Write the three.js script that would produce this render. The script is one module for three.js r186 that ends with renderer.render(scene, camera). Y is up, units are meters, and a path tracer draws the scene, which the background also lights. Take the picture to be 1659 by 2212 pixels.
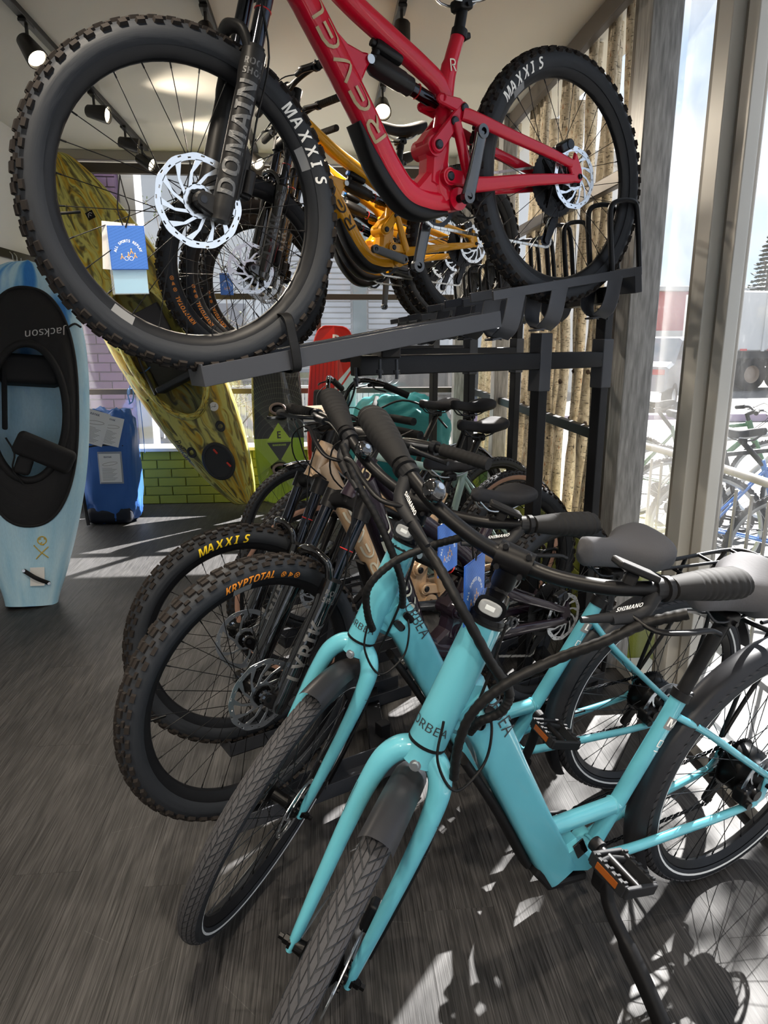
import * as THREE from 'three';
import { mergeGeometries, mergeVertices, toCreasedNormals } from 'three/addons/utils/BufferGeometryUtils.js';
import { RoundedBoxGeometry } from 'three/addons/geometries/RoundedBoxGeometry.js';
import { TessellateModifier } from 'three/addons/modifiers/TessellateModifier.js';
import { FontLoader } from 'three/addons/loaders/FontLoader.js';
import { createNoise2D, createNoise3D } from 'simplex-noise';

// ---------- camera, sky, sun, exposure ----------
const scene = new THREE.Scene();
const camera = new THREE.PerspectiveCamera(71.62, 1659 / 2212, 0.05, 400);
camera.rotation.order = 'YXZ';
camera.rotation.set(THREE.MathUtils.degToRad(-13.8), THREE.MathUtils.degToRad(-4.9), 0);
camera.position.set(0, 1.424, 0);
const renderer = new THREE.WebGLRenderer({ antialias: true });
renderer.toneMapping = THREE.LinearToneMapping;
renderer.toneMappingExposure = 1.0;
renderer.shadowMap.enabled = true;
const SKY = 1.2, SUN = 38, LAMP = 0.6;
let seed = 7;
const rnd = () => { seed = (seed * 1664525 + 1013904223) >>> 0; return seed / 4294967296; };
const rr = (a, b) => a + (b - a) * rnd();
const n2 = createNoise2D(rnd), n3 = createNoise3D(rnd);
const fbm = (x, y, o = 4) => { let s = 0, a = 0.5; for (let i = 0; i < o; i++) { s += a * n2(x, y); x *= 2.03; y *= 2.03; a *= 0.5; } return s; };
const fbm3 = (x, y, z, o = 4) => { let s = 0, a = 0.5; for (let i = 0; i < o; i++) { s += a * n3(x, y, z); x *= 2.03; y *= 2.03; z *= 2.03; a *= 0.5; } return s; };
{
  const W = 1024, Hh = 512, d = new Float32Array(W * Hh * 4);
  for (let j = 0; j < Hh; j++) for (let i = 0; i < W; i++) {
    const el = ((j + 0.5) / Hh - 0.5) * Math.PI, az = (i / W) * Math.PI * 2;
    const h = Math.max(0, Math.sin(el)), c = Math.cos(el);
    const k = 1 - Math.exp(-h * 4);
    let cl = fbm3(Math.cos(az) * c * 1.6, h * 5.2 + 3, Math.sin(az) * c * 1.6, 5) * 0.9 + 0.62;
    cl = Math.min(1, Math.max(0, cl));
    const o = (j * W + i) * 4;
    const B = [0.72 - 0.46 * k, 0.86 - 0.3 * k, 1.02 - 0.02 * k];
    for (let q = 0; q < 3; q++) d[o + q] = (B[q] * (1 - cl) + [1.02, 1.07, 1.14][q] * cl) * SKY;
    d[o + 3] = 1;
  }
  const t = new THREE.DataTexture(d, W, Hh, THREE.RGBAFormat, THREE.FloatType);
  t.mapping = THREE.EquirectangularReflectionMapping; t.magFilter = THREE.LinearFilter; t.needsUpdate = true;
  scene.background = t;
}
const sun = new THREE.DirectionalLight(new THREE.Color().setRGB(1, 0.97, 0.93), SUN);
sun.position.set(0.6 * 20, Math.tan(THREE.MathUtils.degToRad(42)) * 20, -0.8 * 20);
sun.target.position.set(0, 0, -3);
sun.position.z -= 3;
sun.castShadow = true; sun.shadow.mapSize.set(4096, 4096);
Object.assign(sun.shadow.camera, { left: -12, right: 12, top: 12, bottom: -12, near: 1, far: 60 });
sun.name = 'sun'; scene.add(sun, sun.target);

// ---------- helpers ----------
const V = (a, b, c) => (Array.isArray(a) ? new THREE.Vector3(...a) : a.isVector3 ? a.clone() : new THREE.Vector3(a, b, c));
const D2R = Math.PI / 180, PI = Math.PI;
const used = {};
const numbered = (n) => { const k = (used[n] = (used[n] ?? -1) + 1); return k ? n + '_' + String(k).padStart(3, '0') : n; };
function shade(o) { o.traverse((c) => { if (c.isMesh) { c.castShadow = true; c.receiveShadow = true; } }); return o; }
function tag(o, label, category, group, kind) { if (label) o.userData.label = label; if (category) o.userData.category = category; if (group) o.userData.group = group; if (kind) o.userData.kind = kind; return o; }
function thing(name, label, category, group, kind) { const g = new THREE.Group(); g.name = numbered(name); tag(g, label, category, group, kind); scene.add(g); return g; }
function part(parent, name, geo, mat, label) { const m = new THREE.Mesh(geo, mat); m.name = name; m.castShadow = m.receiveShadow = true; if (label) m.userData.label = label; parent.add(m); return m; }
function grp(parent, name, label) { const g = new THREE.Group(); g.name = name; if (label) g.userData.label = label; parent.add(g); return g; }
function single(name, geo, mat, label, category, group, kind) { const m = part(scene, numbered(name), geo, mat); return tag(m, label, category, group, kind); }
const lin = (r, g, b) => new THREE.Color().setRGB(r, g, b);
const mat = (color, roughness = 0.5, metalness = 0, extra = {}) => new THREE.MeshPhysicalMaterial({ color, roughness, metalness, side: THREE.DoubleSide, ...extra });
const dull = (color, roughness = 0.5, metalness = 0, extra = {}) => mat(color, roughness, metalness, { specularIntensity: 0.45, ...extra }); // rubber, anodised and powder-coated blacks
function clean(g) {
  let q = g.index ? g.toNonIndexed() : g;
  for (const k of Object.keys(q.attributes)) if (!['position', 'normal', 'uv'].includes(k)) q.deleteAttribute(k);
  if (!q.attributes.uv) q.setAttribute('uv', new THREE.BufferAttribute(new Float32Array(q.attributes.position.count * 2), 2));
  if (!q.attributes.normal) q.computeVertexNormals();
  return q;
}
const merge = (list) => (list.length === 1 ? list[0] : mergeGeometries(list.map(clean)));
const at = (g, x = 0, y = 0, z = 0) => g.translate(x, y, z);
const rbox = (w, h, d, r = 0.004, s = 1) => new RoundedBoxGeometry(w, h, d, s, Math.min(r, w / 2.01, h / 2.01, d / 2.01));
const bx = (x0, x1, y0, y1, z0, z1, r = 0.004) => at(rbox(x1 - x0, y1 - y0, z1 - z0, r), (x0 + x1) / 2, (y0 + y1) / 2, (z0 + z1) / 2);
// sweep: a tube along points with radius r, [ra, rb] or a function of t; ra lies along `up`
function sweep(points, rad, { seg, rs = 10, up = null, sq = 2, cap = true, line = false, closed = false } = {}) {
  const P = points.map((p) => V(p));
  const curve = P.length === 2 ? new THREE.LineCurve3(P[0], P[1]) : line ? null : new THREE.CatmullRomCurve3(P, closed, 'centripetal');
  seg = line ? P.length - 1 : seg ?? (P.length === 2 ? 1 : Math.max(8, (P.length - 1) * 4));
  const C = [], T = [];
  for (let i = 0; i <= seg; i++) {
    if (line) { C.push(P[i]); T.push(P[Math.min(i + 1, P.length - 1)].clone().sub(P[Math.max(i - 1, 0)]).normalize()); } else { const t = i / seg; C.push(curve.getPoint(t)); T.push(curve.getTangent(t).normalize()); }
  }
  const pos = [], uv = [], idx = [];
  let N = up ? V(up) : Math.abs(T[0].y) < 0.9 ? V(0, 1, 0) : V(1, 0, 0);
  let len = 0;
  for (let i = 0; i <= seg; i++) {
    const base = up ? V(up) : N;
    N = base.clone().addScaledVector(T[i], -base.dot(T[i])).normalize();
    const B = T[i].clone().cross(N);
    let r = typeof rad === 'function' ? rad(i / seg) : rad;
    if (!Array.isArray(r)) r = [r, r];
    if (i) len += C[i].distanceTo(C[i - 1]);
    for (let j = 0; j <= rs; j++) {
      const a = (j / rs) * 2 * PI, ca = Math.cos(a), sa = Math.sin(a);
      const x = Math.sign(ca) * Math.pow(Math.abs(ca), 2 / sq) * r[0], y = Math.sign(sa) * Math.pow(Math.abs(sa), 2 / sq) * r[1];
      pos.push(C[i].x + N.x * x + B.x * y, C[i].y + N.y * x + B.y * y, C[i].z + N.z * x + B.z * y);
      uv.push(j / rs, len);
    }
  }
  const w = rs + 1;
  for (let i = 0; i < seg; i++) for (let j = 0; j < rs; j++) { const a = i * w + j, b = a + 1, c = a + w, d = c + 1; idx.push(a, b, c, b, d, c); }
  let g = new THREE.BufferGeometry();
  g.setAttribute('position', new THREE.Float32BufferAttribute(pos, 3)); g.setAttribute('uv', new THREE.Float32BufferAttribute(uv, 2)); g.setIndex(idx);
  g.computeVertexNormals();
  // weld the normals of the seam
  const nn = g.attributes.normal;
  for (let i = 0; i <= seg; i++) { const a = i * w, b = a + rs; const n = V(nn.getX(a) + nn.getX(b), nn.getY(a) + nn.getY(b), nn.getZ(a) + nn.getZ(b)).normalize(); nn.setXYZ(a, n.x, n.y, n.z); nn.setXYZ(b, n.x, n.y, n.z); }
  if (cap && !closed) {
    const caps = [];
    for (const [i, s] of [[0, -1], [seg, 1]]) {
      const p = [], q = [], ii = [];
      p.push(C[i].x, C[i].y, C[i].z);
      for (let j = 0; j <= rs; j++) { const o = (i * w + j) * 3; p.push(pos[o], pos[o + 1], pos[o + 2]); }
      for (let j = 1; j <= rs; j++) s > 0 ? ii.push(0, j, j + 1) : ii.push(0, j + 1, j);
      const cg = new THREE.BufferGeometry(); cg.setAttribute('position', new THREE.Float32BufferAttribute(p, 3)); cg.setIndex(ii); cg.computeVertexNormals(); caps.push(cg);
    }
    g = merge([g, ...caps]);
  }
  return g;
}
const cyl = (a, b, r, rs = 12) => sweep([a, b], typeof r === 'number' ? r : (t) => r[0] + (r[1] - r[0]) * t, { rs });
// lathe round the z axis; profile of [radius, z]
function lathe(profile, seg = 32, a0 = 0, a1 = 2 * PI) {
  const g = new THREE.LatheGeometry(profile.map(([r, z]) => new THREE.Vector2(r, z)), seg, a0, a1 - a0);
  g.rotateX(PI / 2); return toCreasedNormals(g.toNonIndexed ? g.toNonIndexed() : g, 0.7);
}
function lat(a, b, profile, seg = 16) { // lathe round the line a-b; profile of [radius, distance along]
  const A = V(a), B = V(b), g = lathe(profile, seg);
  g.applyQuaternion(new THREE.Quaternion().setFromUnitVectors(V(0, 0, 1), B.clone().sub(A).normalize())); return g.translate(A.x, A.y, A.z);
}
const shp = (pts, holes = []) => { const s = new THREE.Shape(pts.map(([x, y]) => new THREE.Vector2(x, y))); for (const h of holes) s.holes.push(new THREE.Path(h.map(([x, y]) => new THREE.Vector2(x, y)))); return s; };
const ext = (shape, depth, bevel = 0, cs = 6) => { const g = new THREE.ExtrudeGeometry(shape, { depth: depth - 2 * bevel, bevelEnabled: bevel > 0, bevelThickness: bevel, bevelSize: bevel, bevelOffset: -bevel, bevelSegments: 1, curveSegments: cs }); return g.translate(0, 0, -depth / 2 + bevel); };
const circ = (r, n = 24, cx = 0, cy = 0, a0 = 0, a1 = 2 * PI) => Array.from({ length: n }, (_, i) => { const a = a0 + ((a1 - a0) * i) / (a1 - a0 > 6.28 ? n : n - 1); return [cx + r * Math.cos(a), cy + r * Math.sin(a)]; });
const capsule = (a, b, ra, rb, n = 8) => { const d = Math.atan2(b[1] - a[1], b[0] - a[0]); return [...circ(rb, n, b[0], b[1], d - PI / 2, d + PI / 2), ...circ(ra, n, a[0], a[1], d + PI / 2, d + 1.5 * PI)]; };
class Tri { // loose triangles, flat shaded
  constructor() { this.p = []; this.u = []; }
  quad(a, b, c, d) { for (const v of [a, b, c, a, c, d]) { this.p.push(...v); this.u.push(0, 0); } }
  geo() { const g = new THREE.BufferGeometry(); g.setAttribute('position', new THREE.Float32BufferAttribute(this.p, 3)); g.setAttribute('uv', new THREE.Float32BufferAttribute(this.u, 2)); g.computeVertexNormals(); return g; }
}
// parametric patch; f(u, v) -> [x, y, z]; skip(u, v) leaves cells out
function patch(f, nu, nv, { skip, wrapU = false } = {}) {
  const pos = [], uv = [], idx = [];
  for (let i = 0; i <= nu; i++) for (let j = 0; j <= nv; j++) { pos.push(...f(i / nu, j / nv)); uv.push(i / nu, j / nv); }
  for (let i = 0; i < nu; i++) for (let j = 0; j < nv; j++) { if (skip && skip((i + 0.5) / nu, (j + 0.5) / nv)) continue; const a = i * (nv + 1) + j, b = a + 1, c = a + nv + 1, d = c + 1; idx.push(a, c, b, b, c, d); }
  const g = new THREE.BufferGeometry(); g.setAttribute('position', new THREE.Float32BufferAttribute(pos, 3)); g.setAttribute('uv', new THREE.Float32BufferAttribute(uv, 2)); g.setIndex(idx); g.computeVertexNormals(); return g;
}
const fontB = await new FontLoader().loadAsync('fonts/droid/droid_sans_bold.typeface.json');
const fontR = await new FontLoader().loadAsync('fonts/droid/droid_sans_regular.typeface.json');
// lettering as thin shapes, bent by warp(x, y) -> Vector3; centred
function lettering(str, size, warp, { font = fontB, sx = 1, slant = 0, tess = 0, gap = 0 } = {}) {
  let g;
  if (gap) { const l = []; let x = 0; for (const ch of str) { const s = font.generateShapes(ch, size); if (s.length) { const q = new THREE.ShapeGeometry(s, 3); q.translate(x, 0, 0); l.push(q); } x += size * gap; } g = merge(l); } else g = clean(new THREE.ShapeGeometry(font.generateShapes(str, size), 3));
  if (tess) g = clean(new TessellateModifier(tess, 5).modify(g));
  g.computeBoundingBox(); const b = g.boundingBox, cx = (b.min.x + b.max.x) / 2, cy = size * 0.36;
  const p = g.attributes.position;
  for (let i = 0; i < p.count; i++) { const y = p.getY(i) - cy, x = (p.getX(i) - cx) * sx + y * slant, v = warp(x, y); p.setXYZ(i, v.x, v.y, v.z); }
  g.computeVertexNormals(); return g;
}
// stroke lettering: polylines [[x, y], ...] given a width, bent by warp
function strokes(lines, w, warp, step = 0.004) {
  const g = new Tri();
  for (const L of lines) {
    const pts = [];
    for (let i = 0; i < L.length - 1; i++) { const [a, b] = [L[i], L[i + 1]], n = Math.max(1, Math.ceil(Math.hypot(b[0] - a[0], b[1] - a[1]) / step)); for (let k = 0; k < n; k++) pts.push([a[0] + ((b[0] - a[0]) * k) / n, a[1] + ((b[1] - a[1]) * k) / n]); }
    pts.push(L[L.length - 1]);
    const side = pts.map((p, i) => { const a = pts[Math.max(0, i - 1)], b = pts[Math.min(pts.length - 1, i + 1)], l = Math.hypot(b[0] - a[0], b[1] - a[1]) || 1; return [-(b[1] - a[1]) / l, (b[0] - a[0]) / l]; });
    const Q = (i, s) => warp(pts[i][0] + side[i][0] * s * w / 2, pts[i][1] + side[i][1] * s * w / 2).toArray();
    for (let i = 0; i < pts.length - 1; i++) g.quad(Q(i, -1), Q(i + 1, -1), Q(i + 1, 1), Q(i, 1));
  }
  return g.geo();
}
// warp onto a tube from A to B (text runs A->B), surface radius r, centred at fraction f, facing `out`
function onTube(A, B, r, f, out, lift = 0.0008) {
  const a = V(A), d = V(B).sub(a), L = d.length(); d.normalize();
  const o = V(out).addScaledVector(d, -V(out).dot(d)).normalize(), s = o.clone().cross(d);
  return (x, y) => { const th = y / r, t = f + x / L, R = (typeof r === 'function' ? r(t) : r) + lift; return a.clone().addScaledVector(d, t * L).addScaledVector(o, Math.cos(th) * R).addScaledVector(s, Math.sin(th) * R); };
}
const onPlane = (o, ex, ey) => { o = V(o); ex = V(ex).normalize(); ey = V(ey).normalize(); return (x, y) => o.clone().addScaledVector(ex, x).addScaledVector(ey, y); };
function canvasTex(w, h, draw) { const c = document.createElement('canvas'); c.width = w; c.height = h; const x = c.getContext('2d'); draw(x, w, h); const t = new THREE.CanvasTexture(c); t.colorSpace = THREE.SRGBColorSpace; t.magFilter = THREE.LinearFilter; return t; }
function dataTex(w, h, f, srgb = true, rep = null) {
  const d = new Uint8Array(w * h * 4);
  for (let j = 0; j < h; j++) for (let i = 0; i < w; i++) { const c = f(i / w, j / h), o = (j * w + i) * 4; for (let q = 0; q < 3; q++) d[o + q] = Math.max(0, Math.min(255, Math.round((Array.isArray(c) ? c[q] : c) * 255))); d[o + 3] = 255; }
  const t = new THREE.DataTexture(d, w, h); t.magFilter = THREE.LinearFilter; t.minFilter = THREE.LinearMipmapLinearFilter; t.generateMipmaps = true; if (srgb) t.colorSpace = THREE.SRGBColorSpace;
  t.wrapS = t.wrapT = THREE.RepeatWrapping; if (rep) t.repeat.set(...rep); t.needsUpdate = true; return t;
}
// ---------- materials ----------
const noiseBump = (sc, s = 256) => dataTex(s, s, (u, v) => 0.5 + 0.5 * fbm(u * sc, v * sc, 3), false);
const grainTex = noiseBump(40);
const M = {
  rubber: dull('#272a2f', 0.6, 0, { bumpMap: grainTex, bumpScale: 0.0002 }),
  tread: dull('#231f1d', 0.85),
  roadRubber: dull('#3d3d40', 0.75),
  rim: dull('#17181b', 0.38, 0.1),
  spoke: mat('#101012', 0.35, 0.6),
  silverSpoke: mat('#b9b9b9', 0.3, 1),
  carbon: mat('#2b2e33', 0.22, 0.3, { clearcoat: 0.8 }),
  hub: dull('#0c0c0d', 0.35, 0.3),
  rotor: mat('#d7dde4', 0.28, 1),
  blackGloss: mat('#08080a', 0.12, 0, { clearcoat: 1, clearcoatRoughness: 0.05 }),
  blackSatin: dull('#0e0e10', 0.4),
  blackMatte: dull('#101012', 0.6),
  forkMatte: dull('#1a1a1b', 0.45),
  plastic: dull('#1b1c1f', 0.55),
  grip: dull('#1a1a1b', 0.75),
  stanchion: mat('#3a3c42', 0.14, 1),
  darkSteel: mat('#34363a', 0.35, 0.9),
  steel: mat('#b8bcc0', 0.3, 1),
  chain: mat('#c9c9c6', 0.3, 1),
  cassette: mat('#2b2c2f', 0.35, 0.8),
  red: mat(lin(0.46, 0.003, 0.022), 0.35, 0, { clearcoat: 0.55, clearcoatRoughness: 0.04, specularIntensity: 0.25 }),
  yellow: mat(lin(0.62, 0.29, 0.005), 0.35, 0.1, { clearcoat: 0.6, clearcoatRoughness: 0.05, specularIntensity: 0.4 }),
  purple: mat(lin(0.014, 0.008, 0.015), 0.3, 0.1, { clearcoat: 0.6, clearcoatRoughness: 0.06, specularIntensity: 0.5 }),
  tan: mat(lin(0.56, 0.38, 0.23), 0.35, 0.15, { clearcoat: 0.6, clearcoatRoughness: 0.2 }),
  teal: mat(lin(0.092, 0.345, 0.43), 0.35, 0, { clearcoat: 0.7, clearcoatRoughness: 0.04, specularIntensity: 0.4 }),
  mint: mat(lin(0.35, 0.5, 0.46), 0.35, 0, { clearcoat: 0.5 }),
  gold: mat(lin(0.42, 0.33, 0.19), 0.4),
  goldBlack: mat('#0c0b0a', 0.4),
  cream: mat(lin(0.6, 0.57, 0.46), 0.5),
  white: mat(lin(0.75, 0.75, 0.73), 0.5),
  decalGrey: mat(lin(0.16, 0.165, 0.17), 0.5),
  forkPrint: mat(lin(0.075, 0.078, 0.082), 0.45),
  decalDark: mat(lin(0.02, 0.024, 0.03), 0.5),
  orange: mat(lin(0.75, 0.25, 0.02), 0.5),
  yellowPrint: mat(lin(0.85, 0.6, 0.02), 0.5),
  tanwall: mat(lin(0.42, 0.24, 0.17), 0.75),
  redRing: mat(lin(0.5, 0.02, 0.02), 0.5),
  reflect: mat(lin(0.7, 0.72, 0.73), 0.35),
  rack: dull('#3d3f44', 0.42, 0.25),
  rackDark: dull('#16171a', 0.45, 0.3),
  fender: dull('#2a2b2f', 0.42, 0.2),
  comfort: mat('#47474b', 0.85, 0, { bumpMap: grainTex, bumpScale: 0.0003 }),
  saddle: dull('#232326', 0.7, 0, { bumpMap: grainTex, bumpScale: 0.0003 }),
  clear: mat('#ffffff', 0.05, 0, { transmission: 1, thickness: 0, ior: 1.45 }),
  lens: mat('#eef2f5', 0.08, 0, { transmission: 0.75, thickness: 0, ior: 1.5 }),
  amber: mat(lin(0.2, 0.05, 0.005), 0.25),
  cable: dull('#111112', 0.5),
  brownSteel: mat('#4a443e', 0.45, 0.6),
};

// ---------- bicycle parts ----------
const cache = {};
const once = (k, f) => (cache[k] ??= f());
// a block raised on a tyre: corners in (th, ph), height h
function block(T, Rc, r, c, h, tp = 0.8) {
  const S = (th, ph, k) => { const q = r + k; return [(Rc + q * Math.cos(ph)) * Math.cos(th), (Rc + q * Math.cos(ph)) * Math.sin(th), q * Math.sin(ph)]; };
  const m = [0, 1].map((i) => c.reduce((s, p) => s + p[i], 0) / c.length);
  const lo = c.map((p) => S(p[0], p[1], -0.0008)), hi = c.map((p) => S(m[0] + (p[0] - m[0]) * tp, m[1] + (p[1] - m[1]) * tp, h));
  T.quad(hi[0], hi[1], hi[2], hi[3]);
  for (let i = 0; i < 4; i++) { const j = (i + 1) % 4; T.quad(lo[i], lo[j], hi[j], hi[i]); }
}
function knobs(Rc, r, n, style) {
  const T = new Tri(), d = (2 * PI) / n;
  for (let i = 0; i < n; i++) {
    const t = i * d;
    if (style === 'city') { // chevrons
      for (const s of [-1, 1]) for (const [p0, p1, o] of [[0.03, 0.36, 0], [0.41, 0.72, 0.6], [0.77, 1.04, 1.2]]) {
        const a = t + o * d + (s > 0 ? 0.5 * d : 0);
        block(T, Rc, r, [[a, s * p0], [a + 0.82 * d, s * p0], [a + 1.36 * d, s * p1], [a + 0.54 * d, s * p1]], 0.0022, 0.93);
      }
      continue;
    }
    const g = style === 'gravel';
    for (const s of [-1, 1]) {
      const e = i % 2 ? 0.06 : 0, w = g ? 0.5 : 0.58;
      block(T, Rc, r, [[t, s * 0.06], [t + w * d, s * 0.06], [t + w * d, s * (0.36 + e)], [t, s * (0.36 + e)]], g ? 0.0025 : 0.0068);
      const u = t + 0.5 * d;
      if (!g || i % 2) block(T, Rc, r, [[u, s * 0.46], [u + 0.42 * d, s * 0.46], [u + 0.42 * d, s * 0.68], [u, s * 0.68]], g ? 0.002 : 0.006);
      const q = t + 0.12 * d;
      block(T, Rc, r, g ? [[q, s * (0.82 + e)], [q + 0.62 * d, s * (0.82 + e)], [q + 0.62 * d, s * 1.22], [q, s * 1.22]] : [[q, s * (0.72 + e)], [q + 0.56 * d, s * (0.72 + e)], [q + 0.56 * d, s * 1.08], [q, s * 1.08]], g ? 0.0025 : 0.0085, 0.76);
    }
  }
  return T.geo();
}
// o: R outer radius, r half width, kind mtb|city|gravel, spokes, rotor radius, cassette, fine (each spoke its own mesh), print [{text, mat, at, size}]
function wheel(parent, name, o) {
  const w = grp(parent, name), { R, r } = o, h = o.kind === 'mtb' ? 0.0075 : 0.0018, Rc = R - h - r, rimR = o.rimR ?? Rc - r * 0.62, key = [R, r, o.kind].join();
  const side = o.wallMat;
  part(w, 'tire', once('tire' + key, () => { const p = []; for (let i = 0; i <= 22; i++) { const a = -2.35 + (4.7 * i) / 22; p.push([Rc + r * Math.cos(a), r * Math.sin(a)]); } return lathe(p, 72); }), o.tireMat ?? M.rubber);
  part(w, 'tread_knobs', once('knob' + key, () => knobs(Rc, r, o.kind === 'mtb' ? 58 : o.kind === 'city' ? 84 : 90, o.kind)), o.treadMat ?? M.tread);
  if (side) for (const s of [-1, 1]) part(w, 'sidewall', once('wall' + key + s, () => lathe([1.35, 1.6, 1.85, 2.1, 2.3].map((a) => [Rc + (r + 0.0006) * Math.cos(a), s * (r + 0.0006) * Math.sin(a)]), 64)), side);
  if (o.stripe) for (const s of [-1, 1]) part(w, 'reflective_stripe', once('stripe' + key + s, () => lathe([1.78, 1.98].map((a) => [Rc + (r + 0.0008) * Math.cos(a), s * (r + 0.0008) * Math.sin(a)]), 72)), M.reflect);
  const rw = r * 0.62, rin = rimR - (o.rimDepth ?? 0.024);
  part(w, 'rim', once('rim' + key + rin, () => lathe([[rimR + 0.004, -rw], [rimR - 0.006, -rw - 0.001], [rin + 0.004, -rw * 0.45], [rin, -rw * 0.2], [rin, rw * 0.2], [rin + 0.004, rw * 0.45], [rimR - 0.006, rw + 0.001], [rimR + 0.004, rw]], 72)), o.rimMat ?? M.rim);
  const fl = o.flange ?? 0.027, fz = o.flangeZ ?? 0.03, n = o.spokes ?? 28;
  const hubHalf = o.hubHalf ?? 0.055;
  part(w, 'hub', once('hub' + [fl, fz, hubHalf, o.motor], () => lathe(o.motor ? [[0.006, -hubHalf - 0.012], [0.006, -hubHalf], [0.03, -hubHalf], [0.034, -hubHalf + 0.006], [0.06, -0.03], [0.064, -0.024], [0.064, 0.02], [0.06, 0.026], [0.03, 0.036], [0.014, 0.04], [0.012, hubHalf], [0.006, hubHalf], [0.006, hubHalf + 0.012]] : [[0.006, -hubHalf - 0.012], [0.006, -hubHalf], [0.012, -hubHalf], [0.014, -fz - 0.008], [fl, -fz - 0.003], [fl + 0.003, -fz], [fl, -fz + 0.003], [0.016, -fz + 0.008], [0.014, 0], [0.016, fz - 0.008], [fl, fz - 0.003], [fl + 0.003, fz], [fl, fz + 0.003], [0.014, fz + 0.008], [0.012, hubHalf], [0.006, hubHalf], [0.006, hubHalf + 0.012]], 20)), M.hub);
  const flr = o.motor ? 0.062 : fl, L = [];
  for (let i = 0; i < n; i++) {
    const a = (i / n) * 2 * PI + 0.05, s = i % 2 ? 1 : -1, q = Math.floor(i / 2) % 2 ? 1 : -1, b = a + q * (o.motor ? 0.5 : 1.15);
    L.push([V(flr * Math.cos(b), flr * Math.sin(b), s * (o.motor ? 0.024 : fz)), V(rin * Math.cos(a), rin * Math.sin(a), s * 0.002)]);
  }
  const sr = o.spokeR ?? 0.0011, sm = o.spokeMat ?? M.spoke;
  if (o.fine) {
    const len = L[0][0].distanceTo(L[0][1]), g = once('spoke' + len.toFixed(4) + sr, () => merge([cyl([0, 0, 0], [0, 0, len], sr, 5), cyl([0, 0, len - 0.012], [0, 0, len], 0.002, 5)]));
    for (const [a, b] of L) { const m = part(w, 'spoke', g, sm); m.position.copy(a); m.quaternion.setFromUnitVectors(V(0, 0, 1), b.clone().sub(a).normalize()); }
  } else part(w, 'spokes', once('spokes' + [key, n, fl, fz, o.motor, rin], () => merge(L.map(([a, b]) => cyl(a, b, sr, 4)))), sm);
  part(w, 'valve', once('valve' + rin, () => cyl([rin - 0.04, 0, 0], [rin, 0, 0], 0.003, 6)), M.hub);
  if (o.rotor) { const ro = part(w, 'brake_rotor', once('rotor' + o.rotor + (o.rotorN ?? 11), () => rotor(o.rotor, o.rotorN ?? 11)), o.rotorMat ?? M.rotor); ro.position.z = -(o.rotorZ ?? 0.042); const sp = part(w, 'rotor_carrier', once('carrier', () => merge([ext(shp(circ(0.026, 16)), 0.006), ...[0, 1, 2, 3, 4, 5].map((i) => at(ext(shp(circ(0.0045, 6)), 0.004), 0.024 * Math.cos(i * PI / 3), 0.024 * Math.sin(i * PI / 3), -0.004))])), M.hub); sp.position.z = ro.position.z - 0.002; }
  if (o.cassette) {
    const cs = part(w, 'cassette', once('cassette' + o.cassette, () => merge([1, 0.86, 0.74, 0.63, 0.53, 0.44, 0.36, 0.28].map((k, i) => at(gear(o.cassette * k, Math.round(46 * k), i < 4 ? o.cassette * k - 0.017 : 0.012, i < 4 ? 6 : 0), 0, 0, i * 0.0042)))), M.cassette);
    cs.position.z = 0.022;
  }
  for (const p of o.print ?? []) {
    const rad = p.rad ?? Rc - r * 0.3, s = p.side ?? -1;
    const warp = (x, y) => { // text on the left side wall (z < 0), reading clockwise seen from the left
      const q = rad + y, ph = Math.acos(Math.max(-1, Math.min(1, (q - Rc) / r))), th = p.at + (s < 0 ? x : -x) / rad, k = r + 0.0016;
      return V((Rc + k * Math.cos(ph)) * Math.cos(th), (Rc + k * Math.cos(ph)) * Math.sin(th), s * k * Math.sin(ph));
    };
    if (p.icons) for (const [dx, q] of [[0.0, 6], [0.022, 3], [0.044, 12]]) part(w, 'tire_icon', strokes([[...circ(0.0075, q), circ(0.0075, q)[0]], [[-0.004, -0.004], [0.004, 0.004]], [[-0.004, 0.004], [0.004, -0.004]]], 0.0018, (x, y) => warp(x + p.icons + dx, y), 0.003), p.mat);
    part(w, 'tire_lettering', lettering(p.text, p.size, warp, { sx: p.sx ?? 1, slant: p.slant ?? 0.12, gap: p.gap ?? 0, tess: 0.007 }), p.mat);
  }
  if (o.rimDecal) for (const a0 of o.rimDecal) part(w, 'rim_decal', lathe([[rin + 0.006, -rw * 0.55 - 0.001], [rimR - 0.006, -rw - 0.002]], 6, a0, a0 + 0.17), M.decalGrey);
  return w;
}
function gear(R, n, hole, windows = 0) {
  const p = []; for (let i = 0; i < n; i++) { const a = (i / n) * 2 * PI, d = (2 * PI) / n; p.push([(R - 0.003) * Math.cos(a), (R - 0.003) * Math.sin(a)], [R * Math.cos(a + d * 0.35), R * Math.sin(a + d * 0.35)], [R * Math.cos(a + d * 0.55), R * Math.sin(a + d * 0.55)]); }
  const holes = [circ(hole, 20).reverse()], g = [ext(shp(p, holes), 0.002)];
  if (windows) for (let i = 0; i < windows; i++) { const a = (i / windows) * 2 * PI; g.push(sweep([[hole * 1.02 * Math.cos(a), hole * 1.02 * Math.sin(a), 0], [0.014 * Math.cos(a + 0.5), 0.014 * Math.sin(a + 0.5), 0]], [0.001, 0.004], { rs: 4, up: [0, 0, 1] })); }
  return merge(g);
}
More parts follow.
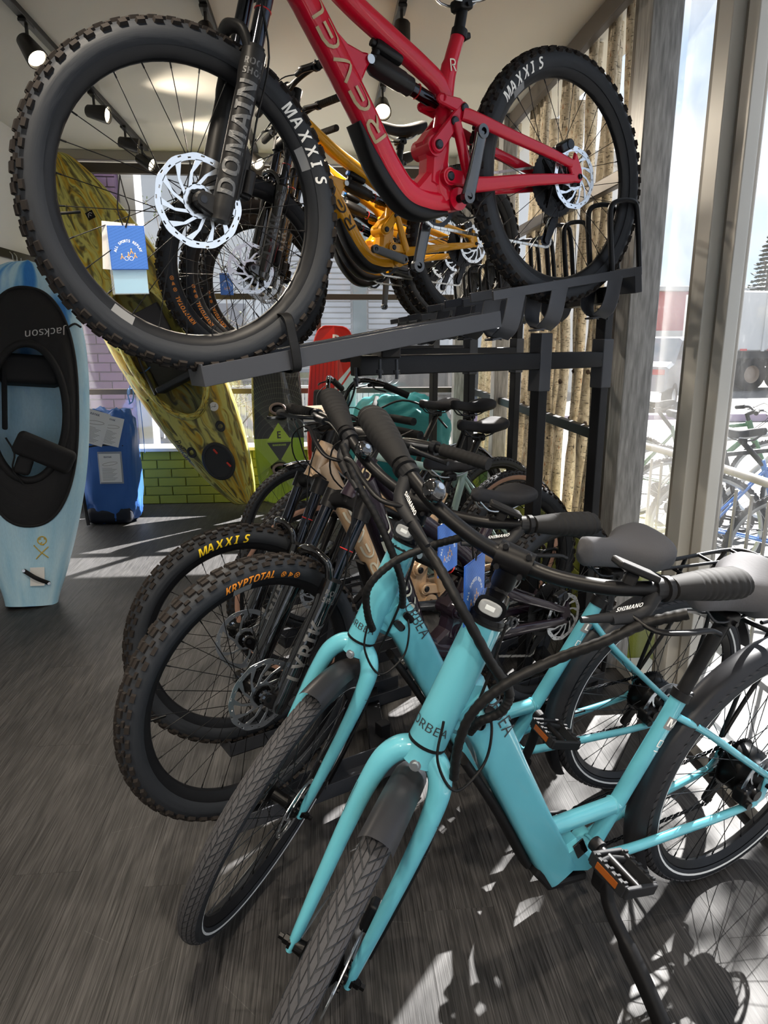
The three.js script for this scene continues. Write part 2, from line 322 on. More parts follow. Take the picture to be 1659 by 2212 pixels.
function rotor(R, n) {
  const out = []; for (let i = 0; i < 72; i++) { const a = (i / 72) * 2 * PI, q = R - 0.0012 * (1 - Math.cos(a * n)) / 1; out.push([q * Math.cos(a), q * Math.sin(a)]); }
  const ri = R - 0.0155, slots = [];
  for (let i = 0; i < n; i++) for (const [o, q, l] of [[0.12, R - 0.005, 0.09], [0.36, R - 0.0105, 0.08]]) { const a = (i / n) * 2 * PI + o; slots.push([[q - 0.0016, a], [q - 0.0016, a + l], [q + 0.0016, a + l], [q + 0.0016, a]].map(([x, t]) => [x * Math.cos(t), x * Math.sin(t)])); }
  const g = [ext(shp(out, [circ(ri, 60).reverse(), ...slots]), 0.0018)];
  g.push(ext(shp(circ(0.036, 30), [circ(0.026, 24).reverse()]), 0.0018));
  for (let i = 0; i < n; i++) { const a = (i / n) * 2 * PI; const q = (r, t) => [r * Math.cos(t), r * Math.sin(t)]; g.push(ext(shp([q(0.034, a - 0.16), q(0.034, a + 0.14), q((0.034 + ri) / 2, a + 0.42), q(ri + 0.002, a + 0.74), q(ri + 0.002, a + 0.56), q((0.034 + ri) / 2, a + 0.3)]), 0.0018)); }
  return merge(g);
}
function chainGeo(pts, pitch = 0.0127) { // links along a closed or open polyline in the xy plane
  const g = [], link = (a, b, k) => { const d = Math.atan2(b[1] - a[1], b[0] - a[0]), l = Math.hypot(b[0] - a[0], b[1] - a[1]); for (const s of [-1, 1]) { const q = rbox(l * 0.98, 0.0075, 0.001, 0.0004); q.rotateZ(d); g.push(at(q, (a[0] + b[0]) / 2, (a[1] + b[1]) / 2, s * (k ? 0.0032 : 0.0018))); } };
  let k = 0;
  for (let i = 0; i < pts.length - 1; i++) { const [a, b] = [pts[i], pts[i + 1]], n = Math.max(1, Math.round(Math.hypot(b[0] - a[0], b[1] - a[1]) / pitch)); for (let j = 0; j < n; j++) { const L = (t) => [a[0] + (b[0] - a[0]) * t, a[1] + (b[1] - a[1]) * t]; link(L(j / n), L((j + 1) / n), k++ % 2); } }
  return merge(g);
}
function chainPath(c, rc, s, rs, t, rt) { // chainring centre, sprocket centre, tension pulley
  const arc = (o, r, a0, a1, n) => Array.from({ length: n + 1 }, (_, i) => { const a = a0 + ((a1 - a0) * i) / n; return [o[0] + r * Math.cos(a), o[1] + r * Math.sin(a)]; });
  return [...arc(c, rc, -PI / 2, PI / 2 + 0.1, 8), ...arc(s, rs, PI / 2 + 0.1, PI, 5), [s[0] - rs * 0.6, s[1] - rs * 0.8], [t[0] - 0.01, t[1] + 0.05], ...arc(t, rt, PI, 1.6 * PI, 4), [c[0], c[1] - rc]];
}
// saddle: length along x (nose +x), o.w half width at the tail
function saddleGeo(L, w, h, nose = 0.02, dip = 0.008) {
  const prof = (t) => { const a = Math.sin(Math.min(1, t / 0.1) * PI / 2) ** 0.7, b = Math.sin(Math.min(1, (1 - t) / 0.1) * PI / 2) ** 0.7, q = Math.max(0, Math.min(1, (t - 0.22) / 0.45)); return (nose + (w - nose) * (0.5 + 0.5 * Math.cos(q * PI))) * Math.min(a, b); };
  return patch((u, v) => { // u along from tail to nose, v round the section
    const W = prof(u), a = v * 2 * PI, top = Math.sin(a) > 0, x = (u - 0.5) * L, rise = dip * Math.cos(u * 2 * PI);
    const e = Math.min(1, Math.min(u / 0.08, (1 - u) / 0.06)), hh = (top ? h * 0.55 : h * (u < 0.4 ? 0.75 : 0.5)) * Math.sqrt(Math.max(0, e));
    return [x, rise + hh * Math.sign(Math.sin(a)) * Math.abs(Math.sin(a)) ** 0.8, W * Math.sign(Math.cos(a)) * Math.abs(Math.cos(a)) ** 0.75];
  }, 28, 24);
}
function addSaddle(bike, x, y, { L = 0.27, w = 0.07, h = 0.045, post, postR = 0.0155, m = M.saddle, postMat = M.blackSatin, railMat = M.darkSteel, tilt = 0, nose = 0.02 }) {
  const s = grp(bike, 'saddle');
  part(s, 'saddle_cover', once('sad' + [L, w, h, nose], () => saddleGeo(L, w, h, nose)), m);
  part(s, 'saddle_rail', merge([-1, 1].map((k) => sweep([[0.1, -h * 0.3, k * 0.012], [0.06, -h * 0.5 - 0.022, k * 0.02], [-0.04, -h * 0.5 - 0.022, k * 0.022], [-0.09, -h * 0.4, k * 0.032]], 0.0035, { rs: 6 }))), railMat);
  part(s, 'saddle_clamp', merge([at(rbox(0.045, 0.03, 0.05, 0.008), 0.005, -h * 0.5 - 0.03, 0), cyl([0.005, -h * 0.5 - 0.035, -0.032], [0.005, -h * 0.5 - 0.035, 0.032], 0.006, 8)]), M.blackSatin);
  s.position.set(x, y, 0); s.rotation.z = tilt;
  part(bike, 'seatpost', cyl([post[0], post[1], 0], [x, y - h * 0.5 - 0.03, 0], postR, 14), postMat);
}
const steerGroup = (bike, o, name) => { // a part in the steering frame: x ahead of the steering axis, y up along it
  const g = grp(bike, name), k = (90 - o.ha) * D2R, n = [Math.cos(k), Math.sin(k)];
  g.position.set(o.wb - o.off * n[0], (o.fy ?? 0) - o.off * n[1], 0);
  g.quaternion.setFromAxisAngle(V(0, 0, 1), k).multiply(new THREE.Quaternion().setFromAxisAngle(V(0, 1, 0), o.steer ?? 0));
  return g;
};
// place a bike: rear hub position, heading (0 = towards -x, positive turns to +z), pitch, lean to its left
function pose(g, p, al, pitch = 0, lean = 0) {
  const f0 = V(-Math.cos(al), 0, Math.sin(al)), l0 = V(Math.sin(al), 0, Math.cos(al)), Y = V(0, 1, 0);
  const f = f0.clone().multiplyScalar(Math.cos(pitch)).addScaledVector(Y, Math.sin(pitch)), u0 = Y.clone().multiplyScalar(Math.cos(pitch)).addScaledVector(f0, -Math.sin(pitch));
  const u = u0.clone().multiplyScalar(Math.cos(lean)).addScaledVector(l0, Math.sin(lean)), l = l0.clone().multiplyScalar(Math.cos(lean)).addScaledVector(u0, -Math.sin(lean));
  g.quaternion.setFromRotationMatrix(new THREE.Matrix4().makeBasis(f, u, l.negate())); g.position.set(...p); return g;
}
// stroke letters of the frame script, unit boxes: R, E, V, L
const glyphs = {
  R: [[[0, 0], [0, 1], [0.5, 1], [0.72, 0.93], [0.8, 0.76], [0.72, 0.6], [0.5, 0.52], [0.22, 0.52]], [[0.4, 0.52], [0.8, 0]]],
  E: [[[0.9, 1], [0.45, 1], [0.18, 0.9], [0.04, 0.7], [0, 0.5], [0.04, 0.3], [0.18, 0.1], [0.45, 0], [0.9, 0]], [[0.3, 0.5], [0.9, 0.5]]],
  V: [[[0, 1], [0.45, 0], [0.9, 1]]],
  L: [[[0, 1], [0, 0.35], [0.06, 0.12], [0.25, 0], [0.8, 0]]],
};
function script(word, h, w, warp, thick) {
  const lines = []; let x = 0; const adv = w * 1.2;
  const total = word.length * adv - (adv - w * 0.9);
  for (const ch of word) { for (const L of glyphs[ch]) lines.push(L.map(([a, b]) => [x + a * w - total / 2, b * h - h / 2])); x += adv; }
  return strokes(lines, thick, warp);
}
const mtbO = { wb: 1.21, ha: 65, off: 0.044 };
function mtb(o) {
  const b = thing('mountain_bike', o.label, 'bicycle', o.group), fm = o.frameMat, O = { ...mtbO, steer: o.steer ?? 0 };
  const wl = { R: 0.372, r: 0.031, kind: 'mtb', rimR: 0.318, rimDepth: 0.032, rotor: 0.1, fine: o.fine, rotorMat: o.rotorMat, spokes: 28 };
  const sg = steerGroup(b, O, 'front_assembly'); b.remove(sg);
  const S = (name) => { const g = grp(b, name); g.position.copy(sg.position); g.quaternion.copy(sg.quaternion); return g; };
  const fw = S('front_wheel'); { const w = wheel(new THREE.Group(), 'front_wheel', { ...wl, print: o.printF, rimDecal: o.decalF, rotor: o.rotorF ?? 0.1, rotorN: o.rotorN }); w.position.set(O.off, 0, 0); w.rotation.z = -(90 - O.ha) * D2R + (o.turnF ?? 0); for (const c of [...w.children]) { c.position.applyQuaternion(w.quaternion).add(w.position); c.quaternion.premultiply(w.quaternion); fw.add(c); } }
  wheel(b, 'rear_wheel', { ...wl, rotor: 0.09, cassette: 0.103, hubHalf: 0.07, rotorZ: 0.055, print: o.printR, rimDecal: o.decalR });
  // ---- fork
  const fk = S('fork'), lo = o.forkMat ?? M.blackGloss;
  const lower = (s) => sweep([[-0.002, -0.03, s * 0.066], [-0.002, 0.02, s * 0.066], [-0.002, 0.1, s * 0.066], [-0.001, 0.22, s * 0.066], [0, 0.34, s * 0.066]], (t) => (t < 0.08 ? 0.021 : t < 0.9 ? 0.0235 + 0.0015 * Math.sin(t * PI) : 0.027), { rs: 16, seg: 20 });
  part(fk, 'fork_lower', once('forklow', () => merge([lower(1), lower(-1),
    sweep([[0.004, 0.325, -0.066], [0.03, 0.375, -0.056], [0.046, 0.388, -0.028], [0.05, 0.392, 0], [0.046, 0.388, 0.028], [0.03, 0.375, 0.056], [0.004, 0.325, 0.066]], [0.012, 0.016], { rs: 8, seg: 24 }),
    ...[-1, 1].map((s) => at(ext(shp(capsule([0.044, 0], [-0.002, -0.008], 0.019, 0.022)), 0.026, 0.004), 0, 0, s * 0.06)),
    at(ext(shp([[-0.012, 0.02], [-0.04, 0.045], [-0.045, 0.13], [-0.03, 0.15], [-0.012, 0.14]]), 0.016, 0.003), 0, 0, -0.058)])), lo);
  part(fk, 'stanchion', cyl([0, 0.33, -0.066], [0, 0.55, -0.066], 0.0175, 16), o.stanchionMat ?? M.stanchion);
  part(fk, 'stanchion', cyl([0, 0.33, 0.066], [0, 0.55, 0.066], 0.0175, 16), o.stanchionMat ?? M.stanchion);
  part(fk, 'travel_ring', once('oring', () => at(lathe([[0.0175, -0.0015], [0.0195, 0], [0.0175, 0.0015]], 16).rotateX(PI / 2), 0, 0.43, -0.066)), M.redRing);
  part(fk, 'wiper_seal', once('wiper', () => cyl([0, 0.338, -0.066], [0, 0.35, -0.066], 0.0225, 16)), M.blackMatte);
  part(fk, 'fork_crown', once('crown', () => merge([sweep([[0, 0.535, -0.068], [-0.004, 0.55, -0.04], [-0.006, 0.556, 0], [-0.004, 0.55, 0.04], [0, 0.535, 0.068]], (t) => [0.026, 0.024], { rs: 10, seg: 16 }), ...[-1, 1].map((s) => cyl([0, 0.515, s * 0.066], [0, 0.566, s * 0.066], 0.0245, 16)), cyl([0, 0.545, 0], [0, 0.7, 0], 0.019, 14)])), M.blackSatin);
  part(fk, 'axle_cap', cyl([0.044, 0, -0.074], [0.044, 0, -0.0725], 0.008, 12), M.darkSteel);
  part(fk, 'fork_lettering', once('rock' + o.forkWord, () => { const A = [0, -0.03, -0.066], B = [0, 0.34, -0.066], out = [0, 0, -1]; return lettering(o.forkWord, 0.042, onTube(A, B, 0.025, 0.48, out), { tess: 0.012, sx: 1.05 }); }), o.forkText ?? M.forkPrint);
  part(fk, 'crown_lettering', once('rockshox', () => { const A = [0, -0.03, -0.066], B = [0, 0.34, -0.066], out = [0, 0, -1]; return merge([lettering('ROCK', 0.014, (x, y) => onTube(A, B, 0.0258, 0.885, out, 0.001)(y + 0.011, -x), { tess: 0.01 }), lettering('SHOX', 0.014, (x, y) => onTube(A, B, 0.0258, 0.885, out, 0.001)(y - 0.01, -x), { tess: 0.01 })]); }), o.forkText ?? M.forkPrint);
  part(fk, 'brake_caliper', once('calf', () => merge([at(rbox(0.03, 0.07, 0.03, 0.008), -0.05, 0.075, -0.046), cyl([-0.05, 0.1, -0.06], [-0.05, 0.05, -0.06], 0.014, 12), cyl([-0.03, 0.12, -0.062], [-0.03, 0.03, -0.062], 0.006, 8)])), M.blackSatin);
  part(fk, 'brake_hose', once('hosef', () => sweep([[-0.05, 0.11, -0.05], [-0.035, 0.2, -0.072], [-0.03, 0.34, -0.08], [0.02, 0.45, -0.085], [0.06, 0.58, -0.075], [0.06, 0.7, -0.08], [0.03, 0.78, -0.14]], 0.0025, { rs: 6 })), M.cable);
  // ---- cockpit
  const ck = S('handlebar');
  part(ck, 'stem', once('stem', () => merge([cyl([0, 0.685, 0], [0, 0.75, 0], 0.021, 14), sweep([[0, 0.72, 0], [0.045, 0.725, 0]], [0.02, 0.018], { rs: 10 }), cyl([0.048, 0.725, -0.028], [0.048, 0.725, 0.028], 0.023, 14)])), M.blackSatin);
  const bar = (s) => [[0.048, 0.725, 0], [0.048, 0.725, s * 0.06], [0.044, 0.74, s * 0.13], [0.036, 0.75, s * 0.2], [0.012, 0.752, s * 0.385]];
  part(ck, 'bar', once('mtbbar', () => merge([1, -1].map((s) => sweep(bar(s), (t) => (t < 0.2 ? 0.0158 : 0.0115), { rs: 10 })))), M.blackSatin);
  for (const s of [-1, 1]) {
    part(ck, 'grip', once('mtbgrip' + s, () => sweep([[0.029, 0.7515, s * 0.255], [0.0125, 0.752, s * 0.388]], (t) => 0.0158 + 0.0006 * Math.cos(t * 60), { seg: 36, rs: 12 })), M.grip);
    part(ck, 'brake_lever', once('mtblev' + s, () => merge([lat([0.033, 0.7505, s * 0.225], [0.031, 0.7505, s * 0.243], [[0.012, 0], [0.018, 0], [0.018, 0.015], [0.012, 0.015]], 14), sweep([[0.045, 0.743, s * 0.225], [0.065, 0.735, s * 0.19], [0.07, 0.73, s * 0.145]], 0.011, { rs: 8 }), sweep([[0.068, 0.733, s * 0.19], [0.09, 0.72, s * 0.215], [0.082, 0.716, s * 0.27], [0.075, 0.715, s * 0.315], [0.08, 0.713, s * 0.33]], [0.006, 0.0035], { rs: 6 })])), M.darkSteel);
    part(ck, 'cable', once('mtbcab' + s, () => sweep([[0.07, 0.73, s * 0.145], [0.1, 0.72, s * 0.08], [0.11, 0.67, -s * 0.02], [0.06, 0.6, -s * 0.045], [-0.03, 0.57, -s * 0.04]], 0.0025, { rs: 6 })), M.cable);
  }
  // ---- frame
  const f = grp(b, 'frame', o.frameLabel), Z = { up: [0, 0, 1] };
  part(f, 'head_tube', once('mtbht', () => { const k = (90 - 65) * D2R, u = [-Math.sin(k), Math.cos(k)], P = (q) => [1.21 - 0.044 * Math.cos(k) + u[0] * q, -0.044 * Math.sin(k) + u[1] * q, 0]; return sweep([P(0.562), P(0.6), P(0.65), P(0.685)], (t) => 0.031 - 0.004 * Math.sin(t * PI) - 0.003 * t, { rs: 16, seg: 12 }); }), fm);
  const dt = [[0.9, 0.535, 0], [0.834, 0.415, 0], [0.772, 0.298, 0], [0.705, 0.165, 0], [0.658, 0.065, 0], [0.607, -0.004, 0], [0.535, -0.033, 0], [0.462, -0.034, 0]];
  part(f, 'down_tube', once('mtbdt', () => merge([sweep(dt, (t) => [t < 0.75 ? 0.031 : 0.031 + (t - 0.75) * 0.03, t < 0.15 ? 0.04 - t * 0.05 : t > 0.7 ? 0.036 - (t - 0.7) * 0.02 : 0.034], { ...Z, rs: 18, seg: 44, sq: 2.5 }), at(ext(shp([[0.775, 0.37], [0.74, 0.338], [0.7, 0.322], [0.684, 0.32], [0.676, 0.303], [0.69, 0.29], [0.71, 0.262], [0.73, 0.2], [0.78, 0.29]]), 0.034, 0.006), 0, 0, 0)])), fm);
  part(f, 'top_tube', once('mtbtt', () => sweep([[0.89, 0.585, 0], [0.8, 0.505, 0], [0.708, 0.429, 0], [0.6, 0.357, 0], [0.52, 0.305, 0], [0.463, 0.262, 0], [0.44, 0.225, 0]], (t) => [0.022 + 0.006 * (1 - t), 0.021 + 0.006 * Math.sin(t * PI) + 0.01 * Math.max(0, t - 0.6)], { ...Z, rs: 16, seg: 30, sq: 2.4 })), fm);
  part(f, 'seat_tube', once('mtbst', () => merge([sweep([[0.366, 0.386, 0], [0.39, 0.345, 0], [0.42, 0.285, 0], [0.438, 0.225, 0], [0.458, 0.16, 0], [0.487, 0.08, 0], [0.5, 0.01, 0], [0.485, -0.03, 0]], (t) => [t < 0.4 ? 0.019 : 0.019 + (t - 0.4) * 0.035, t < 0.25 ? 0.0195 : t < 0.6 ? 0.024 : 0.024 + (t - 0.6) * 0.04], { ...Z, rs: 16, seg: 32 }), ext(shp([[0.545, 0.118], [0.536, 0.075], [0.55, 0.01], [0.47, -0.03], [0.462, 0.06], [0.448, 0.13], [0.462, 0.165], [0.515, 0.145]]), 0.062, 0.014), cyl([0.517, 0.103, -0.04], [0.517, 0.103, 0.04], 0.027, 18)])), fm);
  part(f, 'bottom_bracket', once('mtbbb', () => merge([cyl([0.462, -0.034, -0.046], [0.462, -0.034, 0.046], 0.03, 20), at(ext(shp([[0.6, 0.0], [0.56, 0.03], [0.52, 0.06], [0.47, 0.03], [0.44, -0.03], [0.47, -0.062], [0.54, -0.06]]), 0.055, 0.01), 0, 0, 0)])), fm);
  part(f, 'frame_guard', once('mtbguard', () => sweep([[0.735, 0.17, 0], [0.7, 0.085, 0], [0.665, 0.025, 0], [0.613, -0.03, 0], [0.555, -0.05, 0], [0.49, -0.052, 0]].map(([x, y, z], i) => [x + 0.012 - 0.002 * i, y - 0.006 - 0.0015 * i, z]), (t) => [0.0315, 0.02 * Math.min(1, 0.35 + 3 * Math.min(t, 1 - t))], { ...Z, rs: 14, seg: 28, sq: 3 })), M.blackSatin);
  const link = once('mtblink', () => merge([-1, 1].map((s) => at(merge([ext(shp(capsule([0.517, 0.103], [0.45, 0.162], 0.021, 0.017)), 0.016, 0.004), ext(shp(capsule([0.45, 0.162], [0.414, 0.19], 0.018, 0.017)), 0.016, 0.004), ext(shp(capsule([0.49, 0.214], [0.43, 0.198], 0.012, 0.018)), 0.014, 0.004)]), 0, 0, s * 0.042)).concat([sweep([[0.488, 0.216, -0.045], [0.462, 0.21, -0.02], [0.458, 0.208, 0], [0.462, 0.21, 0.02], [0.488, 0.216, 0.045]], [0.012, 0.013], { rs: 8 })])));
  part(f, 'rocker_link', link, fm);
  const piv = once('pivot', () => merge([lathe([[0.0, -0.006], [0.009, -0.006], [0.012, -0.003], [0.012, 0.004]], 14)]));
  for (const [x, y] of [[0.416, 0.19], [0.455, 0.158], [0.517, 0.103], [0.488, 0.024]]) for (const s of [-1, 1]) { const p = part(f, 'pivot_bolt', piv, M.darkSteel); p.position.set(x, y, s * 0.051); if (s > 0) p.rotation.y = PI; }
  part(f, 'lower_link', once('mtbll', () => merge([cyl([0.488, 0.024, -0.05], [0.488, 0.024, 0.05], 0.023, 16), ...[-1, 1].map((s) => at(ext(shp(capsule([0.488, 0.024], [0.42, 0.012], 0.02, 0.018)), 0.018, 0.004), 0, 0, s * 0.044))])), fm);
  const stay = (s) => merge([
    sweep([[0.425, 0.178, s * 0.048], [0.35, 0.152, s * 0.056], [0.25, 0.114, s * 0.064], [0.12, 0.07, s * 0.07], [0.03, 0.037, s * 0.071]], (t) => [0.0095, 0.019 - 0.006 * t], { ...Z, rs: 12, sq: 3.2 }),
    sweep([[0.425, 0.0, s * 0.046], [0.36, -0.002, s * 0.056], [0.22, 0.0, s * 0.066], [0.1, -0.002, s * 0.071], [0.025, -0.004, s * 0.071]], (t) => [0.0105, 0.022 - 0.009 * t], { ...Z, rs: 12, sq: 3.2 }),
    sweep([[0.45, 0.155, s * 0.05], [0.44, 0.1, s * 0.052], [0.43, 0.05, s * 0.052], [0.418, 0.005, s * 0.05]], (t) => [0.011, 0.013 + 0.005 * t], { ...Z, rs: 10, sq: 3 }),
    at(ext(shp([[0.06, 0.052], [0.02, 0.05], [0.012, 0.068], [0.004, 0.06], [-0.012, 0.02], [-0.014, -0.008], [0.0, -0.017], [0.05, -0.012], [0.06, 0.006], [0.035, 0.012], [0.045, 0.035]]), 0.012, 0.003), 0, 0, s * 0.071)]);
  part(f, 'swingarm', once('mtbsa', () => merge([stay(-1), stay(1), sweep([[0.42, 0.0, -0.046], [0.42, 0.0, 0.046]], 0.016, { rs: 10 })])), fm);
  part(f, 'rear_axle', cyl([0, 0, -0.079], [0, 0, 0.079], 0.0085, 12), M.darkSteel);
  const wr = onTube([0.658, 0.065, 0], [0.86, 0.462, 0], 0.034, 0.5, [0, 0, -1], 0.0012), wt = (x, y) => wr(x + 0.02, y);
  part(f, 'frame_lettering', once('revel', () => script('REVEL', 0.042, 0.062, wt, 0.0075)), o.textMat ?? M.gold);
  part(f, 'head_badge', once('rbadge', () => merge([strokes(glyphs.R.map((L) => L.map(([x, y]) => [x * 0.02, y * 0.028 - 0.014])), 0.004, (x, y) => V(0.425 - x, 0.3 + y, -0.0215), 0.002)])), o.badgeMat ?? M.cream);
  if (o.headR) part(f, 'head_logo', once('headr', () => { const k = 25 * D2R, P = (q) => [1.21 - 0.044 * Math.cos(k) - Math.sin(k) * q, -0.044 * Math.sin(k) + Math.cos(k) * q, 0]; return strokes(glyphs.R.map((L) => L.map(([x, y]) => [y * 0.05 - 0.03, -(x * 0.034 - 0.014)])), 0.006, onTube(P(0.56), P(0.69), 0.031, 0.5, [0.15, 0, -1], 0.001), 0.003); }), M.gold);
  part(f, 'stay_lettering', lettering('REVEL', 0.022, onPlane([0.3, 0, 0.0785], [-1, 0.0, 0], [0, 1, 0])), M.cream);
  // ---- shock
  const sh = grp(b, 'rear_shock'), A = V(0.672, 0.303, 0), B = V(0.476, 0.214, 0), L = A.distanceTo(B), q = (t) => A.clone().lerp(B, t);
  part(sh, 'shock_body', once('shock', () => merge([lat(A, B, [[0.0, -0.012], [0.013, -0.012], [0.022, 0.004], [0.026, 0.012], [0.026, 0.1], [0.024, 0.104], [0.024, 0.128], [0.02, 0.132], [0.0, 0.132]], 20), cyl([0.672, 0.303, -0.02], [0.672, 0.303, 0.02], 0.012, 12)])), M.forkMatte);
  part(sh, 'shock_shaft', lat(A, B, [[0.0175, 0.13], [0.0175, L - 0.02], [0.013, L - 0.01], [0.013, L + 0.006]], 16), M.stanchion);
  part(sh, 'shock_reservoir', once('shockres', () => { const nrm = V(B.y - A.y, A.x - B.x, 0).normalize().multiplyScalar(-1), d = (t) => q(t).addScaledVector(V(0.41, -0.9, 0), -0.046); void nrm; return merge([lat(d(0.0), d(1), [[0, 0], [0.014, 0.002], [0.017, 0.008], [0.017, 0.078], [0.014, 0.084], [0, 0.085]], 16), cyl(q(0.02), d(0.06), 0.012, 8)]); }), M.blackSatin);
  part(sh, 'shock_knob', once('shockknob', () => { const d = q(0.0).addScaledVector(V(0.41, -0.9, 0), -0.046); return cyl([d.x + 0.008, d.y + 0.005, d.z], [d.x - 0.002, d.y, d.z], 0.01, 10); }), o.knobMat ?? M.blackSatin);
  part(sh, 'shock_ring', lat(A, B, [[0.0175, 0.15], [0.0205, 0.1515], [0.0175, 0.153]], 16), M.redRing);
  part(sh, 'shock_bolt', cyl([0.684, 0.304, -0.02], [0.684, 0.304, -0.0235], 0.011, 14), M.steel);
  // ---- drivetrain
  const dr = grp(b, 'crankset'), c = [0.462, -0.034], ca = (o.crank ?? 108) * D2R, arm = (s) => { const k = s < 0 ? ca : ca + PI; return [[c[0], c[1], s * 0.083], [c[0] + 0.06 * Math.cos(k), c[1] + 0.06 * Math.sin(k), s * 0.088], [c[0] + 0.17 * Math.cos(k), c[1] + 0.17 * Math.sin(k), s * 0.09]]; };
  for (const s of [-1, 1]) part(dr, 'crank_arm', once('arm' + s + (o.crank ?? 108), () => merge([sweep(arm(s), (t) => [0.0065 + 0.002 * (1 - t), 0.022 - 0.004 * t], { up: [0, 0, 1], rs: 12, seg: 10, sq: 3 }), ...[0, 2].map((i) => { const p = arm(s)[i]; return lat([p[0], p[1], p[2] - 0.01], [p[0], p[1], p[2] + 0.01], [[0.009, 0], [0.0185, 0.001], [0.0185, 0.019], [0.009, 0.02]], 16); })])), o.crankMat ?? M.carbon);
  part(dr, 'crank_spindle', cyl([c[0], c[1], -0.088], [c[0], c[1], 0.088], 0.011, 10), M.hub);
  part(dr, 'chainring', once('ring', () => at(merge([gear(0.064, 32, 0.05), ...[0, 1, 2, 3, 4].map((i) => sweep([[0.052 * Math.cos(i * 1.2566), 0.052 * Math.sin(i * 1.2566), 0], [0.015 * Math.cos(i * 1.2566 + 0.4), 0.015 * Math.sin(i * 1.2566 + 0.4), 0]], [0.0015, 0.005], { rs: 4, up: [0, 0, 1] }))]), c[0], c[1], 0.052)), M.darkSteel);
  part(dr, 'chain', once('mtbchain', () => at(chainGeo(chainPath(c, 0.064, [0, 0], 0.055, [0.03, -0.165], 0.022)), 0, 0, 0.048)), M.chain);
  const de = grp(b, 'derailleur');
  part(de, 'derailleur_body', once('derb', () => merge([sweep([[-0.008, -0.03, 0.08], [-0.03, -0.06, 0.085], [-0.01, -0.1, 0.075]], [0.012, 0.014], { rs: 8 }), lat([-0.01, -0.1, 0.045], [-0.01, -0.1, 0.075], [[0, 0], [0.022, 0.003], [0.022, 0.026], [0, 0.03]], 14)])), M.blackSatin);
  part(de, 'derailleur_cage', once('derc', () => merge([at(ext(shp(capsule([0.03, -0.165], [-0.01, -0.105], 0.012, 0.016)), 0.002), 0, 0, 0.055), at(ext(shp(capsule([0.03, -0.165], [-0.01, -0.105], 0.012, 0.016)), 0.002), 0, 0, 0.041), at(gear(0.023, 14, 0.005, 3), 0.03, -0.165, 0.048), at(gear(0.02, 12, 0.005), -0.008, -0.108, 0.048)])), M.darkSteel);
  part(b, 'rear_caliper', once('calr', () => merge([at(rbox(0.055, 0.03, 0.032, 0.009).rotateZ(-0.3), 0.045, 0.088, -0.062), cyl([0.035, 0.09, -0.08], [0.035, 0.09, -0.05], 0.014, 12)])), M.darkSteel);
  part(b, 'rear_hose', once('hoser', () => sweep([[0.46, -0.075, -0.03], [0.42, -0.085, -0.05], [0.4, -0.05, -0.066], [0.36, -0.028, -0.07]], 0.0025, { rs: 6 })), M.cable);
  addSaddle(b, 0.345, o.saddleY ?? 0.5, { L: 0.255, w: 0.07, h: 0.042, post: [0.375, 0.37], m: M.saddle, postR: 0.0155, railMat: M.steel });
  part(b, 'seat_collar', once('collar', () => { const A2 = V(0.372, 0.372, 0), B2 = V(0.366, 0.386, 0), d = B2.clone().sub(A2).normalize(); return merge([cyl(A2, A2.clone().addScaledVector(d, 0.02), 0.0225, 16), at(rbox(0.02, 0.016, 0.022, 0.004), 0.344, 0.377, 0)]); }), M.blackSatin);
  part(b, 'dropper_collar', (() => { const A2 = V(0.357, 0.435, 0), d = V(-0.03, 0.1, 0).normalize(); return cyl(A2, A2.clone().addScaledVector(d, 0.025), 0.018, 14); })(), M.blackMatte);
  pose(b, o.p, o.al, o.pitch ?? 0, o.lean ?? 0);
  return b;
}
function fenderGeo(R, w, a0, a1, n = 40) { // curved strip round the z axis from angle a0 to a1
  return patch((u, v) => { const a = a0 + (a1 - a0) * u, s = v * 2 - 1, q = R - 0.016 * s * s * s * s - 0.004 * s * s; return [q * Math.cos(a), q * Math.sin(a), s * w]; }, n, 10);
}
function pedal(parent, p, s, spin = 0) { // platform pedal whose axle points along s * z
  const g = grp(parent, 'pedal'); g.position.set(...p); g.rotation.z = spin;
  const zc = s * 0.062;
  part(g, 'pedal_axle', cyl([0, 0, 0], [0, 0, s * 0.11], [0.01, 0.008], 12), M.blackSatin);
  part(g, 'pedal_frame', once('pedalframe' + s, () => { const o = []; for (const x of [-0.042, 0.042]) o.push(at(rbox(0.012, 0.026, 0.09, 0.003), x, 0, zc)); for (const z of [-0.046, 0.046]) o.push(at(rbox(0.09, 0.024, 0.01, 0.003), 0, 0, zc + z)); for (const x of [-0.042, 0.042]) for (let i = 0; i < 5; i++) o.push(at(rbox(0.011, 0.006, 0.006, 0.001), x, 0.014, zc - 0.036 + i * 0.018)); o.push(sweep([[-0.04, 0, zc + 0.028], [0, 0.0, zc + 0.036], [0.04, 0, zc + 0.028]], [0.009, 0.006], { rs: 6 })); return merge(o); }), M.plastic);
  for (const x of [-0.049, 0.049]) part(g, 'reflector', at(rbox(0.003, 0.014, 0.055, 0.001), x, 0, zc), M.amber);
}
const tealO = { wb: 1.198, ha: 67.9, off: 0.051 };
